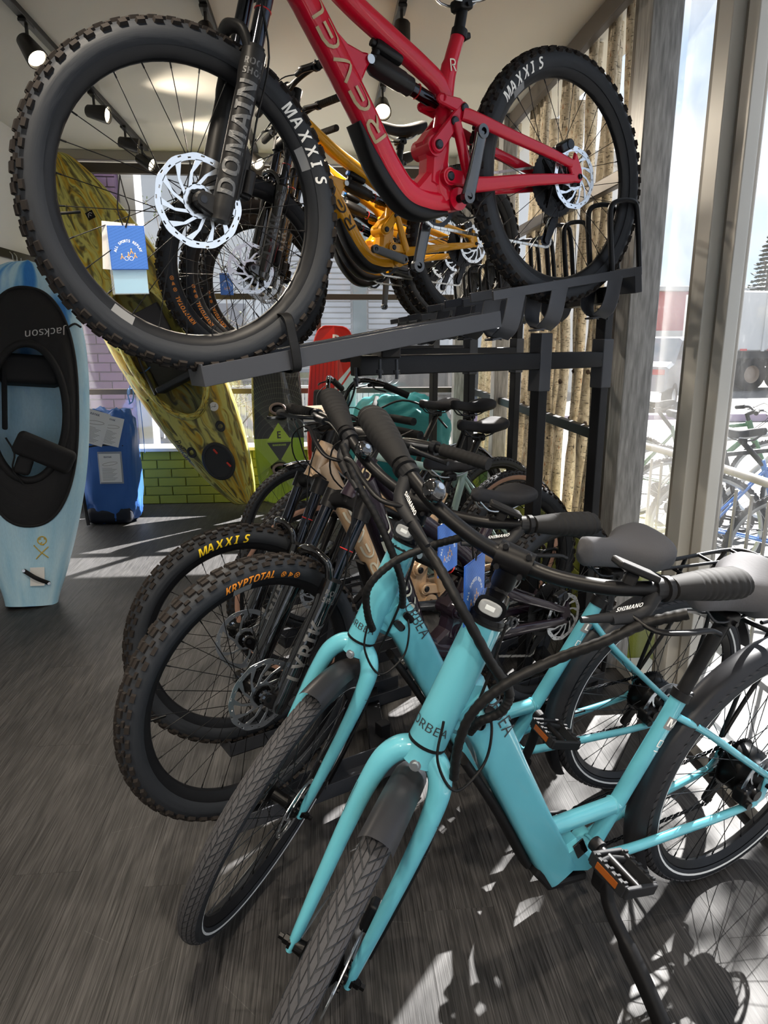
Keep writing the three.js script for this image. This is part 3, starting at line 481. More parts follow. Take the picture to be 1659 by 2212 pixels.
function stepThrough(o) {
  const b = thing('electric_city_bike', o.label, 'bicycle', 'turquoise step-through bikes'), O = { ...tealO, steer: o.steer };
  const sg = steerGroup(b, O, 'x'); b.remove(sg);
  const S = (name) => { const g = grp(b, name); g.position.copy(sg.position); g.quaternion.copy(sg.quaternion); return g; };
  const wl = { R: 0.352, r: 0.0255, kind: 'city', tireMat: M.rubber, treadMat: M.roadRubber, stripe: true, fine: true, spokes: 32, rimR: 0.31, rimDepth: 0.02, rotorN: 8, spokeMat: M.darkSteel };
  const fw = S('front_wheel'); { const w = wheel(new THREE.Group(), 'w', { ...wl, rotor: 0.08, fl: 0.03 }); w.position.set(O.off, 0, 0); w.rotation.z = 0.3; for (const c of [...w.children]) { c.position.applyQuaternion(w.quaternion).add(w.position); c.quaternion.premultiply(w.quaternion); fw.add(c); } }
  wheel(b, 'rear_wheel', { ...wl, motor: true, rotor: 0.08, rotorZ: 0.058, cassette: 0.072, hubHalf: 0.068 });
  // ---- fork
  const fk = S('fork');
  part(fk, 'fork_blades', once('tfork', () => merge([...[-1, 1].map((s) => sweep([[0.004, 0.425, s * 0.012], [0.008, 0.413, s * 0.036], [0.013, 0.385, s * 0.054], [0.018, 0.33, s * 0.062], [0.024, 0.24, s * 0.064], [0.035, 0.11, s * 0.062], [0.047, 0.02, s * 0.06], [0.051, -0.014, s * 0.06]], (t) => (t < 0.3 ? [0.021, 0.024 - t * 0.01] : [0.021 - (t - 0.3) * 0.013, 0.021 - (t - 0.3) * 0.019]), { up: [1, 0, 0], rs: 14, seg: 40 })), sweep([[0, 0.405, 0], [0, 0.441, 0]], (t) => 0.034 - 0.002 * t, { rs: 20 })])), M.teal);
  part(fk, 'fork_bolt', lat([0.03, 0.407, 0], [0.05, 0.407, 0], [[0.0, 0.008], [0.006, 0.008], [0.007, 0.004], [0.0105, 0.003], [0.0105, -0.002]], 14), M.steel);
  for (const s of [-1, 1]) part(fk, 'axle_nut', merge([lat([0.051, 0, s * 0.05], [0.051, 0, s * 0.09], [[0.0, 0.038], [0.006, 0.038], [0.006, 0.03], [0.009, 0.028], [0.009, 0.018], [0.013, 0.017], [0.013, 0.012]], 6)]), M.hub);
  part(fk, 'brake_caliper', at(rbox(0.035, 0.06, 0.035, 0.008), -0.005, 0.09, -0.05), M.blackSatin);
  part(fk, 'fork_lettering', merge([-1, 1].map((s) => strokes([[[-0.03, -0.009], [-0.03, 0.009], [0.03, 0.009], [0.03, -0.004]], [[-0.018, -0.003], [-0.01, 0.004], [-0.002, -0.003]]], 0.0012, onTube([0.019, 0.32, s * 0.063], [0.024, 0.24, s * 0.064], 0.0195, 0.3, [0.3, 0, s], 0.001)))), M.decalDark);
  part(fk, 'light_cable', sweep([[0.02, 0.7, -0.035], [0.0, 0.55, -0.05], [-0.02, 0.42, -0.05], [0.0, 0.3, -0.08], [0.02, 0.15, -0.08], [0.03, 0.04, -0.075]], 0.003, { rs: 6 }), M.cable);
  const fe = S('front_fender');
  { const m = part(fe, 'fender_blade', once('ff', () => fenderGeo(0.378, 0.031, 68 * D2R, 205 * D2R)), M.fender); m.position.set(O.off, 0, 0); }
  part(fe, 'fender_stay', merge([-1, 1].map((s) => sweep([[0.05, 0.02, s * 0.05], [-0.15, -0.02, s * 0.042], [-0.29, -0.14, s * 0.03]], 0.0022, { rs: 5 }))), M.steel);
  // ---- cockpit
  const ck = S('handlebar'), yb = 0.805 + (o.barUp ?? 0);
  part(ck, 'stem', merge([cyl([0, 0.68, 0], [0, yb - 0.025, 0], 0.0165, 14), lat([0, 0.684, 0], [0, 0.73, 0], [[0.033, 0], [0.031, 0.012], [0.026, 0.016], [0.026, 0.04], [0.018, 0.046]], 20), sweep([[-0.005, yb - 0.05, 0], [0.028, yb, 0]], [0.022, 0.021], { rs: 12 }), cyl([0.03, yb, -0.03], [0.03, yb, 0.03], 0.024, 16), ...[-1, 1].flatMap((s) => [0.018, -0.018].map((y) => cyl([0.035, yb + y, s * 0.02], [0.06, yb + y, s * 0.02], 0.005, 8)))]), M.blackSatin);
  const bar = (s) => [[0.03, yb, 0], [0.036, yb + 0.001, s * 0.04], [0.042, yb + 0.007, s * 0.08], [0.04, yb + 0.026, s * 0.15], [0.024, yb + 0.046, s * 0.2], [0.005, yb + 0.063, s * 0.24], [-0.075, yb + 0.107, s * 0.34]];
  part(ck, 'bar', once('tbar' + yb, () => merge([1, -1].map((s) => sweep(bar(s), (t) => (t < 0.12 ? 0.0158 : 0.0125 + 0.004 * Math.max(0, 0.3 - t)), { rs: 12, seg: 36 })))), M.blackSatin);
  for (const s of [-1, 1]) {
    const E1 = V(0.005, yb + 0.063, s * 0.24), E2 = V(-0.084, yb + 0.112, s * 0.348), G = grp(ck, 'grip_' + (s < 0 ? 'left' : 'right')); G.name = 'grip';
    part(G, 'grip_sleeve', once('tgrip' + s + yb, () => sweep([E1, E1.clone().lerp(E2, 0.3), E1.clone().lerp(E2, 0.6), E2], (t) => { const k = 0.0205 + 0.0105 * Math.sin(Math.min(1, t * 1.1) * PI * 0.55) - (t > 0.95 ? 0.004 : 0); const g = t > 0.35 && t < 0.95 ? 0.0009 * Math.max(0, Math.cos(t * 70)) : 0; return [k * 0.85 - g, k + (t > 0.4 ? 0.005 * (t - 0.4) : 0) - g]; }, { up: [0, 1, 0], rs: 18, seg: 64 })), M.grip);
    part(G, 'grip_clamp', merge([lat(E1.clone().lerp(E2, -0.12), E2, [[0.0125, 0], [0.021, 0.001], [0.021, 0.011], [0.0125, 0.012]], 18)]), M.blackMatte);
    const lv = grp(ck, 'brake_lever'), C = V(0.017, yb + 0.052, s * 0.215);
    part(lv, 'lever_body', merge([lat(C.clone(), V(0.005, yb + 0.063, s * 0.24), [[0.012, 0], [0.0185, 0], [0.0185, 0.018], [0.012, 0.018]], 16), sweep([[0.02, yb + 0.045, s * 0.22], [0.04, yb + 0.01, s * 0.21], [0.066, yb - 0.012, s * 0.17]], (t) => [0.012 - 0.003 * t, 0.013], { rs: 10 }), cyl([0.064, yb - 0.01, s * 0.173], [0.09, yb - 0.03, s * 0.13], [0.009, 0.005], 10)]), M.plastic);
    part(lv, 'lever_blade', sweep([[0.05, yb + 0.004, s * 0.2], [0.066, yb + 0.0, s * 0.235], [0.05, yb + 0.015, s * 0.28], [0.015, yb + 0.03, s * 0.32], [0.01, yb + 0.03, s * 0.335]], (t) => [0.0045, 0.009 - 0.003 * t], { rs: 8 }), M.blackSatin);
    part(lv, 'lever_lettering', lettering('SHIMANO', 0.0075, onPlane([0.056, yb + 0.014, s * 0.19], [s * 0.03, -s * 0.025, -0.04], [-0.02, 0.05, 0])), M.white);
  }
  part(ck, 'control_unit', merge([at(rbox(0.045, 0.012, 0.07, 0.004).rotateY(0.3), 0.035, yb + 0.07, -0.175), at(rbox(0.02, 0.025, 0.02, 0.004), 0.032, yb + 0.052, -0.175)]), M.blackMatte);
  { const bl = grp(ck, 'bell'), p = [0.06, yb + 0.045, 0.165]; part(bl, 'bell_dome', lat(p, [p[0] + 0.02, p[1] + 0.03, p[2] - 0.02], [[0.019, 0], [0.0215, 0.004], [0.02, 0.014], [0.013, 0.022], [0.006, 0.0245], [0, 0.0245]], 18), M.blackGloss); part(bl, 'bell_cap', lat(p, [p[0] + 0.02, p[1] + 0.03, p[2] - 0.02], [[0.007, 0.0235], [0.006, 0.0262], [0, 0.0265]], 12), M.steel); part(bl, 'bell_bracket', cyl([0.038, yb + 0.032, 0.165], p, 0.008, 8), M.blackMatte); }
  { const hl = grp(ck, 'headlight'), y = o.lightY ?? 0.722, x = 0.062; // lamp on the stem
    part(hl, 'lamp_housing', merge([sweep([[0.02, y + 0.004, 0], [x, y, 0]], (t) => [0.026, 0.019], { up: [0, 0, 1], rs: 18, sq: 3 }), lat([0, y - 0.016, 0], [0, y + 0.016, 0], [[0.016, 0], [0.021, 0], [0.021, 0.032], [0.016, 0.032]], 14)]), M.blackGloss);
    part(hl, 'lamp_reflector', sweep([[x - 0.004, y, 0], [x + 0.001, y, 0]], [0.019, 0.0115], { up: [0, 0, 1], rs: 18, sq: 3 }), mat('#4a4e52', 0.25, 0.9));
    part(hl, 'lamp_lens', sweep([[x + 0.001, y, 0], [x + 0.006, y, 0]], (t) => [0.0195 - t * 0.002, 0.012 - t * 0.002], { up: [0, 0, 1], rs: 18, sq: 3 }), M.lens);
    part(hl, 'lamp_led', bx(x + 0.0012, x + 0.003, y - 0.004, y + 0.004, -0.008, 0.008, 0.001), M.white);
  }
  // ---- frame
  const f = grp(b, 'frame'), Z = { up: [0, 0, 1] }, k = (90 - O.ha) * D2R, HP = (q, n = 0) => [O.wb - (O.off - n) * Math.cos(k) - Math.sin(k) * q, -(O.off - n) * Math.sin(k) + Math.cos(k) * q, 0], htT = o.size === 'L' ? 0.7 : 0.682;
  part(f, 'head_tube', sweep([HP(0.446), HP(0.47), HP(0.52), HP(0.6), HP(htT)], (t) => 0.0345 - 0.0025 * t, { rs: 24, seg: 20 }), M.teal);
  part(f, 'headset', cyl(HP(0.44), HP(0.446), 0.035, 24), M.blackSatin); part(f, 'headset', cyl(HP(htT), HP(htT + 0.006), 0.034, 24), M.blackSatin);
  const st = o.size === 'L' ? [0.288, 0.366] : [0.325, 0.3], bb = [0.503, -0.058], u = [st[0] - bb[0], st[1] - bb[1]], ul = Math.hypot(...u), P = (t) => [bb[0] + u[0] * t, bb[1] + u[1] * t, 0];
  part(f, 'down_tube', once('tdt', () => merge([sweep([[0.925, 0.47, 0], [0.878, 0.413, 0], [0.8, 0.27, 0], [0.72, 0.126, 0], [0.655, 0.012, 0], [0.607, -0.068, 0]], (t) => [t < 0.12 ? 0.03 : 0.038, t < 0.12 ? 0.036 : 0.042], { ...Z, rs: 28, seg: 40, sq: 4.5 }), at(ext(shp([[0.92, 0.52], [0.89, 0.51], [0.86, 0.45], [0.84, 0.37], [0.91, 0.385], [0.965, 0.42]]), 0.05, 0.012), 0, 0, 0), at(ext(shp([[0.64, 0.0], [0.62, -0.06], [0.535, -0.095], [0.505, -0.085], [0.49, -0.05], [0.53, -0.035], [0.58, 0.02]]), 0.066, 0.012), 0, 0, 0)])), M.teal);
  part(f, 'battery_cover', once('tcover', () => merge([at(ext(shp([[0.68, -0.015], [0.69, -0.035], [0.64, -0.1], [0.53, -0.115], [0.53, -0.098], [0.62, -0.08]]), 0.066, 0.006), 0, 0, 0), sweep([[0.905, 0.33, 0], [0.8, 0.165, 0], [0.7, -0.015, 0]], [0.02, 0.009], { ...Z, rs: 8, sq: 4 })])), M.blackMatte);
  part(f, 'power_button', at(rbox(0.03, 0.05, 0.004, 0.002).rotateZ(-0.5), 0.575, 0.0, -0.0335), M.blackGloss);
  part(f, 'brace_tube', cyl([0.64, 0.055, 0], [P(0.3)[0], P(0.3)[1], 0], 0.0195, 18), M.teal);
  part(f, 'seat_tube', sweep([P(0), P(0.3), P(0.6), P(1)], 0.0185, { rs: 20, seg: 8 }), M.teal);
  part(f, 'bottom_bracket', merge([cyl([bb[0], bb[1], -0.042], [bb[0], bb[1], 0.042], 0.025, 20)]), M.teal);
  part(f, 'weld_bead', merge([[P(0.3), 0.021], [P(0.03), 0.022]].map(([p, r]) => lat([p[0] + 0.016, p[1] + (p === P ? 0 : 0.0), 0], [p[0], p[1], 0], [[0.0195, 0.0], [r + 0.001, 0.004], [0.0195, 0.008]], 18))), M.teal);
  const stay = (s) => merge([sweep([[P(0.9)[0] - 0.008, P(0.9)[1], s * 0.012], [0.24, 0.205 + (o.size === 'L' ? 0.045 : 0), s * 0.034], [0.12, 0.115 + (o.size === 'L' ? 0.02 : 0), s * 0.055], [0.0, 0.026, s * 0.067]], 0.0088, { rs: 10 }), sweep([[0.49, -0.062, s * 0.03], [0.42, -0.058, s * 0.042], [0.25, -0.056, s * 0.054], [0.13, -0.055, s * 0.062], [0.02, -0.05, s * 0.067]], (t) => 0.0125 - 0.003 * t, { rs: 12 }), at(ext(shp([[-0.012, 0.03], [-0.018, 0], [-0.01, -0.045], [0.03, -0.062], [0.04, -0.045], [0.012, -0.02], [0.014, 0.03]]), 0.009, 0.002), 0, 0, s * 0.067)]);
  part(f, 'rear_stays', merge([stay(-1), stay(1), cyl([0.17, 0.15 + (o.size === 'L' ? 0.03 : 0), -0.045], [0.17, 0.15 + (o.size === 'L' ? 0.03 : 0), 0.045], 0.007, 8)]), M.teal);
  part(f, 'down_tube_lettering', lettering('ORBEA', 0.026, onPlane([0.862, 0.437, -0.0388], [-0.488, -0.873, 0], [-0.873, 0.488, 0]), { font: fontR, sx: 1.1, gap: 0.8 }), M.decalDark);
  part(f, 'head_lettering', lettering('ORBEA', 0.016, (x, y) => { const A = V(...HP(0.478 + y)), r = 0.0352, a = 0.55 - x / r; return A.add(V(Math.cos(k) * Math.cos(a) * r, Math.sin(k) * Math.cos(a) * r, -Math.sin(a) * r)); }, { font: fontR, sx: -1.15, tess: 0.008 }), M.decalDark);
  for (const [x, y] of [[0.905, 0.432], [0.883, 0.45]]) part(f, 'cable_port', at(ext(shp(capsule([-0.002, -0.01], [0.002, 0.01], 0.009, 0.009)), 0.005, 0.001).rotateZ(-0.5), x, y, -0.037), M.blackGloss);
  { const B1 = P(0), T1 = P(1), w = onTube(B1, T1, 0.0185, 0.86, [0.2, 0, -1], 0.0009);
    part(f, 'size_label', patch((a, c) => w((a - 0.5) * 0.03, (c - 0.5) * 0.027).toArray(), 3, 8), M.decalGrey);
    part(f, 'size_letter', merge([lettering(o.size, 0.019, (x, y) => { const q = onTube(B1, T1, 0.0185, 0.86, [0.2, 0, -1], 0.0018); return q(y, -x); }, { tess: 0.005 }), strokes([[[-0.02, -0.006], [-0.02, 0.006]], [[0.008, -0.005], [0.008, 0.005], [-0.008, 0.005], [-0.008, -0.005], [0.008, -0.005]]], 0.0022, (x, y) => onTube(B1, T1, 0.0185, 0.86, [0.2, 0, -1], 0.0014)(x - 0.05, y))]), M.white); }
  part(b, 'seat_clamp', merge([(() => { const A = P(1), B = P(1.05); return cyl(A, B, 0.0225, 18); })(), at(rbox(0.02, 0.014, 0.024, 0.004), st[0] - 0.026, st[1] + 0.006, 0)]), M.blackSatin);
  // ---- rear fender, carrier
  part(b, 'rear_fender', once('rf', () => fenderGeo(0.386, 0.033, -32 * D2R, 165 * D2R, 60)), M.fender);
  const ra = grp(b, 'rear_carrier'), ry = 0.435;
  part(ra, 'carrier_deck', once('carrier2', () => merge([sweep([[0.13, ry + 0.02, -0.05], [0.16, ry + 0.03, 0], [0.13, ry + 0.02, 0.05], [0.0, ry, 0.06], [-0.28, ry, 0.06], [-0.31, ry, 0.03], [-0.31, ry, -0.03], [-0.28, ry, -0.06], [0.0, ry, -0.06], [0.13, ry + 0.02, -0.05]], 0.0065, { rs: 8, seg: 60 }), ...[0.02, -0.13, -0.26].map((x) => cyl([x, ry, -0.06], [x, ry, 0.06], 0.005, 8)), cyl([0.1, ry + 0.012, 0], [-0.31, ry, 0], 0.005, 8)])), M.blackSatin);
  for (const s of [-1, 1]) part(ra, 'carrier_strut', merge([sweep([[-0.08, ry, s * 0.062], [-0.05, 0.2, s * 0.085], [-0.005, 0.035, s * 0.078]], 0.0058, { rs: 8 }), sweep([[-0.24, ry, s * 0.062], [-0.12, 0.2, s * 0.085], [-0.012, 0.035, s * 0.078]], 0.0058, { rs: 8 })]), M.blackSatin);
  // ---- drivetrain
  const dr = grp(b, 'crankset'), ca = o.crank * D2R, tip = (s) => { const a = s < 0 ? ca : ca + PI; return [bb[0] + 0.17 * Math.cos(a), bb[1] + 0.17 * Math.sin(a), s * 0.098]; };
  for (const s of [-1, 1]) part(dr, 'crank_arm', merge([sweep([[bb[0], bb[1], s * 0.07], [(bb[0] + tip(s)[0]) / 2, (bb[1] + tip(s)[1]) / 2, s * 0.088], tip(s)], (t) => [0.008, 0.016 - 0.003 * t], { up: [0, 0, 1], rs: 12, sq: 3 }), lat([tip(s)[0], tip(s)[1], s * 0.086], [tip(s)[0], tip(s)[1], s * 0.108], [[0, 0], [0.016, 0], [0.016, 0.02], [0, 0.022]], 16), cyl([bb[0], bb[1], s * 0.04], [bb[0], bb[1], s * 0.082], 0.019, 14)]), M.blackMatte);
  part(dr, 'chainring', once('tring', () => at(gear(0.082, 42, 0.06, 5), bb[0], bb[1], 0.05)), M.blackSatin);
  part(dr, 'chain', once('tchain', () => at(chainGeo(chainPath(bb, 0.082, [0, 0], 0.04, [0.03, -0.13], 0.022)), 0, 0, 0.047)), M.darkSteel);
  for (const s of [-1, 1]) pedal(b, [tip(s)[0], tip(s)[1], s * 0.105], s, o.pedalSpin ?? 0.3);
  part(b, 'derailleur', merge([sweep([[-0.005, -0.03, 0.078], [-0.02, -0.06, 0.085], [0.0, -0.085, 0.06]], 0.014, { rs: 8 }), at(ext(shp(capsule([0.03, -0.13], [0, -0.08], 0.013, 0.016)), 0.016, 0.002), 0, 0, 0.048)]), M.blackSatin);
  part(b, 'rear_caliper', merge([at(rbox(0.05, 0.045, 0.04, 0.01), 0.06, -0.015, -0.058), cyl([0.05, -0.005, -0.085], [0.05, -0.005, -0.04], 0.015, 12), cyl([0.07, -0.03, -0.085], [0.07, -0.03, -0.04], 0.01, 10)]), M.blackSatin);
  part(b, 'kickstand', merge([at(rbox(0.04, 0.05, 0.035, 0.008), 0.5, -0.105, -0.05), sweep([[0.5, -0.1, -0.06], [0.508, -0.14, -0.085], [0.503, -0.19, -0.14], [0.495, -0.25, -0.21], [0.487, -0.312, -0.272]], (t) => (t > 0.5 ? [0.015, 0.021] : [0.0125, 0.015]), { up: [1, 0, 0], rs: 12, seg: 24, sq: 3 })]), M.blackMatte);
  for (const h of o.hoses) part(b, 'cable_wrap', sweep(h.map(([x, y, l]) => [x, y, -l]), (t) => 0.0085 + 0.0005 * Math.sign(Math.sin(t * 190)), { rs: 10, seg: 90 }), M.cable);
  part(b, 'brake_cable', sweep([[0.99, 0.47, -0.05], [1.0, 0.4, -0.06], [0.96, 0.33, -0.07], [0.9, 0.36, -0.06], [0.885, 0.42, -0.05], [0.884, 0.448, -0.036]], 0.0026, { rs: 6, seg: 40 }), M.cable);
  addSaddle(b, o.saddle[0], o.saddle[1], { L: 0.27, w: 0.098, h: 0.075, nose: 0.03, post: P(0.98), postR: 0.0155, postMat: M.blackMatte, m: M.comfort });
  pose(b, o.p, o.al, 0, o.lean);
  return b;
}
// ---------- plain diamond-frame bikes (lower rack, street) ----------
function plainBike(o) {
  const b = thing('city_bike', o.label, 'bicycle', o.group), O = { wb: o.wb ?? 1.06, ha: o.ha ?? 70, off: 0.048, steer: o.steer ?? 0 };
  const R = o.R ?? 0.35, wl = { R, r: o.r ?? 0.021, kind: o.tread ?? 'gravel', rimR: R - (o.r ?? 0.021) * 2 + 0.004, rimDepth: 0.022, spokes: o.spokes ?? 28, wallMat: o.wallMat, spokeMat: o.spokeMat, rimMat: o.rimMat, print: o.printF };
  const sg = steerGroup(b, O, 'x'); b.remove(sg);
  const S = (name) => { const g = grp(b, name); g.position.copy(sg.position); g.quaternion.copy(sg.quaternion); return g; };
  const fw = S('front_wheel'); { const w = wheel(new THREE.Group(), 'w', { ...wl, rotor: o.rotor }); w.position.set(O.off, 0, 0); w.rotation.z = o.turn ?? -0.35; for (const c of [...w.children]) { c.position.applyQuaternion(w.quaternion).add(w.position); c.quaternion.premultiply(w.quaternion); fw.add(c); } }
  wheel(b, 'rear_wheel', { ...wl, cassette: 0.06, rotor: o.rotor });
  const fm = o.frameMat, k = (90 - O.ha) * D2R, HP = (q) => [O.wb - O.off * Math.cos(k) - Math.sin(k) * q, -O.off * Math.sin(k) + Math.cos(k) * q, 0];
  const ac = o.ac ?? R + 0.035, ht0 = ac + 0.01, ht1 = ac + (o.ht ?? 0.15), bb = [0.43, -0.07], st = o.st ?? [0.27, 0.42];
  const fk = S('fork');
  part(fk, 'fork_blades', merge([...[-1, 1].map((s) => sweep([[0, ac - 0.01, s * 0.02], [0.003, ac - 0.03, s * 0.045], [0.01, ac * 0.6, s * 0.052], [0.03, 0.08, s * 0.052], [0.048, 0, s * 0.05]], (t) => 0.016 - 0.006 * t, { rs: 10 })), cyl([0, ac - 0.025, 0], [0, ac + 0.012, 0], 0.024, 14)]), o.forkMat ?? fm);
  const f = grp(b, 'frame');
  part(f, 'head_tube', cyl(HP(ht0), HP(ht1), 0.023, 14), fm);
  part(f, 'down_tube', cyl(HP(ht0 + 0.04), [bb[0], bb[1], 0], 0.021, 14), fm);
  part(f, 'top_tube', cyl(HP(ht1 - 0.03), [st[0] + 0.02, st[1] - 0.05, 0], 0.016, 12), fm);
  part(f, 'seat_tube', cyl([bb[0], bb[1], 0], [st[0], st[1], 0], 0.016, 12), fm);
  part(f, 'rear_stays', merge([-1, 1].flatMap((s) => [cyl([st[0] + 0.02, st[1] - 0.06, s * 0.012], [0, 0, s * 0.06], 0.008, 8), cyl([bb[0], bb[1], s * 0.03], [0, 0, s * 0.06], 0.009, 8)]).concat([cyl([bb[0], bb[1], -0.04], [bb[0], bb[1], 0.04], 0.022, 14)])), fm);
  if (o.word) part(f, 'frame_lettering', lettering(o.word, 0.04, onTube([bb[0], bb[1], 0], HP(ht0 + 0.04), 0.021, 0.55, [0, 0, -1]), { tess: 0.01 }), o.wordMat ?? M.white);
  const ck = S('handlebar'), y = ht1 + (o.stemUp ?? 0.05);
  part(ck, 'stem', merge([cyl([0, ht1 - 0.01, 0], [0, y + 0.01, 0], 0.016, 12), cyl([0, y, 0], [o.reach ?? 0.07, y + 0.005, 0], 0.015, 10)]), M.blackSatin);
  const X = o.reach ?? 0.07;
  const bar = o.drop ? (s) => [[X, y, 0], [X, y, s * 0.17], [X + 0.03, y - 0.002, s * 0.2], [X + 0.085, y - 0.01, s * 0.205], [X + 0.09, y - 0.07, s * 0.21], [X + 0.04, y - 0.115, s * 0.215], [X - 0.03, y - 0.12, s * 0.215]] : (o.bar ?? ((s) => [[X, y, 0], [X, y, s * 0.06], [X - 0.01, y + 0.03, s * 0.12], [X - 0.03, y + 0.035, s * 0.2], [X - 0.07, y + 0.035, s * 0.32]]))
  ;
  part(ck, 'bar', merge([1, -1].map((s) => sweep(bar(s, X, y), 0.0115, { rs: 10, seg: 26 }))), o.barMat ?? M.blackSatin);
  for (const s of [-1, 1]) {
    const p = bar(s, X, y), a = V(p[p.length - 2]), e = V(p[p.length - 1]), q = e.clone().lerp(a, Math.min(0.9, 0.13 / a.distanceTo(e)));
    part(ck, 'grip', sweep([q, e], 0.0165, { rs: 12 }), M.grip);
    part(ck, 'brake_lever', merge([sweep([q, V(q.x + 0.04, q.y - 0.012, q.z - s * 0.03), V(q.x + 0.05, q.y - 0.02, q.z - s * 0.06)], 0.009, { rs: 8 }), sweep([V(q.x + 0.045, q.y - 0.015, q.z - s * 0.03), V(q.x + 0.06, q.y - 0.035, q.z + s * 0.02), V(q.x + 0.035, q.y - 0.04, q.z + s * 0.08)], [0.004, 0.006], { rs: 6 })]), M.darkSteel);
    part(ck, 'cable', sweep([V(q.x + 0.05, q.y - 0.02, q.z - s * 0.06), V(X + 0.09, y + 0.03, s * 0.05), V(X + 0.08, y - 0.07, -s * 0.02), V(0.0, ht0 + 0.05, -s * 0.03)], 0.0024, { rs: 5 }), M.cable);
  }
  if (o.fender) { const e = S('front_fender'), m = part(e, 'fender_blade', fenderGeo(R + 0.016, 0.027, 55 * D2R, 210 * D2R), o.fenderMat ?? M.blackGloss); m.position.set(O.off, 0, 0); part(b, 'rear_fender', fenderGeo(R + 0.016, 0.027, -10 * D2R, 160 * D2R), o.fenderMat ?? M.blackGloss); }
  part(b, 'crankset', merge([at(gear(0.075, 40, 0.055, 5), bb[0], bb[1], 0.045), ...[-1, 1].map((s) => { const a = (o.crank ?? 40) * D2R + (s > 0 ? PI : 0); return cyl([bb[0], bb[1], s * 0.065], [bb[0] + 0.17 * Math.cos(a), bb[1] + 0.17 * Math.sin(a), s * 0.085], 0.011, 8); }), cyl([bb[0], bb[1], -0.075], [bb[0], bb[1], 0.075], 0.009, 8)]), M.blackSatin);
  part(b, 'chain', at(chainGeo(chainPath(bb, 0.075, [0, 0], 0.035, [0.03, -0.12], 0.022), 0.02), 0, 0, 0.045), M.darkSteel);
  const sd = o.saddle ?? [st[0] - 0.07, st[1] + 0.19];
  addSaddle(b, sd[0], sd[1], { L: 0.265, w: o.saddleW ?? 0.075, h: 0.045, post: [st[0] + 0.01, st[1] - 0.03], postMat: o.postMat ?? M.blackSatin });
  pose(b, o.p, o.al, o.pitch ?? 0, o.lean ?? 0);
  return b;
}
// ---------- the room ----------
const XL = -2.15, XR = 1.3, ZF = -6.25, ZB = 4.2, CH = 2.86;
{ // floor: vinyl planks laid along z
  const fl = thing('floor', 'dark grey wood-look plank floor with scratches', 'floor', null, 'structure');
  part(fl, 'subfloor', bx(XL - 0.1, XR + 0.35, -0.12, -0.006, ZF - 0.1, ZB + 0.1, 0.001), mat('#17151a', 0.9));
  const W = 0.183, L = 1.22, mats = [];
  for (let k = 0; k < 5; k++) {
    const t = dataTex(192, 1024, (u, v) => { const g = fbm(u * 22 + k * 17, v * 2.2 + k * 5, 4), h = fbm(u * 80 + k * 3, v * 5, 3), w = fbm(u * 3 + k * 9, v * 4, 3), p = fbm(u * 60 + 50 + k, v * 3.2, 3); let c = 0.2 + 0.08 * g + 0.1 * h + 0.05 * w + [0.0, 0.016, -0.018, 0.009, -0.009][k]; if (p > 0.22) c *= 1 - Math.min(0.55, (p - 0.22) * 2.4); const f = (q, a, b) => Math.abs(v - b - a * (u - 0.5)) < 0.0007 && Math.abs(u - q) < 0.2; if (f(0.4, 0.05 * k - 0.1, 0.2 + 0.13 * k) || f(0.6, 0.16 - 0.07 * k, 0.75 - 0.1 * k)) c += 0.07; return [c * 1.0, c * 0.98, c * 0.985]; });
    const b = dataTex(192, 1024, (u, v) => 0.5 + 0.3 * fbm(u * 90 + k * 3, v * 7, 3) + 0.2 * fbm(u * 26 + k * 17, v * 2.6, 2), false);
    mats.push(mat('#ffffff', 0.55, 0, { specularIntensity: 0.6, map: t, bumpMap: b, bumpScale: 0.0006 }));
  }
  const geo = (l) => { const g = bx(0.0002, W - 0.0002, -0.006, 0, 0.0002, l - 0.0002, 0.0005), p = g.attributes.position, u = g.attributes.uv; for (let i = 0; i < p.count; i++) u.setXY(i, p.getX(i) / W, p.getZ(i) / L); return g; };
  const full = geo(L);
  let r = 0;
  for (let x = XL; x < XR + 0.3; x += W, r++) {
    let z = ZF - (r * 0.47) % 1 * L;
    for (; z < ZB; z += L) {
      const z0 = Math.max(z, ZF), z1 = Math.min(z + L, ZB); if (z1 - z0 < 0.05) continue;
      const m = part(fl, 'plank', z1 - z0 > L - 0.001 ? full : geo(z1 - z0), mats[Math.floor(rnd() * 5)]); m.position.set(x, 0, z0);
    }
  }
}
{ const c = single('ceiling', bx(XL - 0.3, XR + 0.31, CH, CH + 0.25, ZF - 0.55, ZB + 0.3, 0.002), mat(lin(0.62, 0.6, 0.54), 0.8), 'cream painted ceiling above the bikes', 'ceiling', null, 'structure'); void c; }
single('wall_left', bx(XL - 0.2, XL, -0.1, CH, ZF, ZB, 0.002), mat(lin(0.7, 0.7, 0.68), 0.7), 'plain white wall behind the pale blue kayak', 'wall', null, 'structure');
const brickMat = (h) => [0, 1, 2].map((k) => mat(h.clone().multiplyScalar(0.9 + 0.1 * k), 0.6, 0, { bumpMap: grainTex, bumpScale: 0.0015 }));
const green = brickMat(lin(0.14, 0.16, 0.004)), purp = brickMat(lin(0.085, 0.045, 0.115));
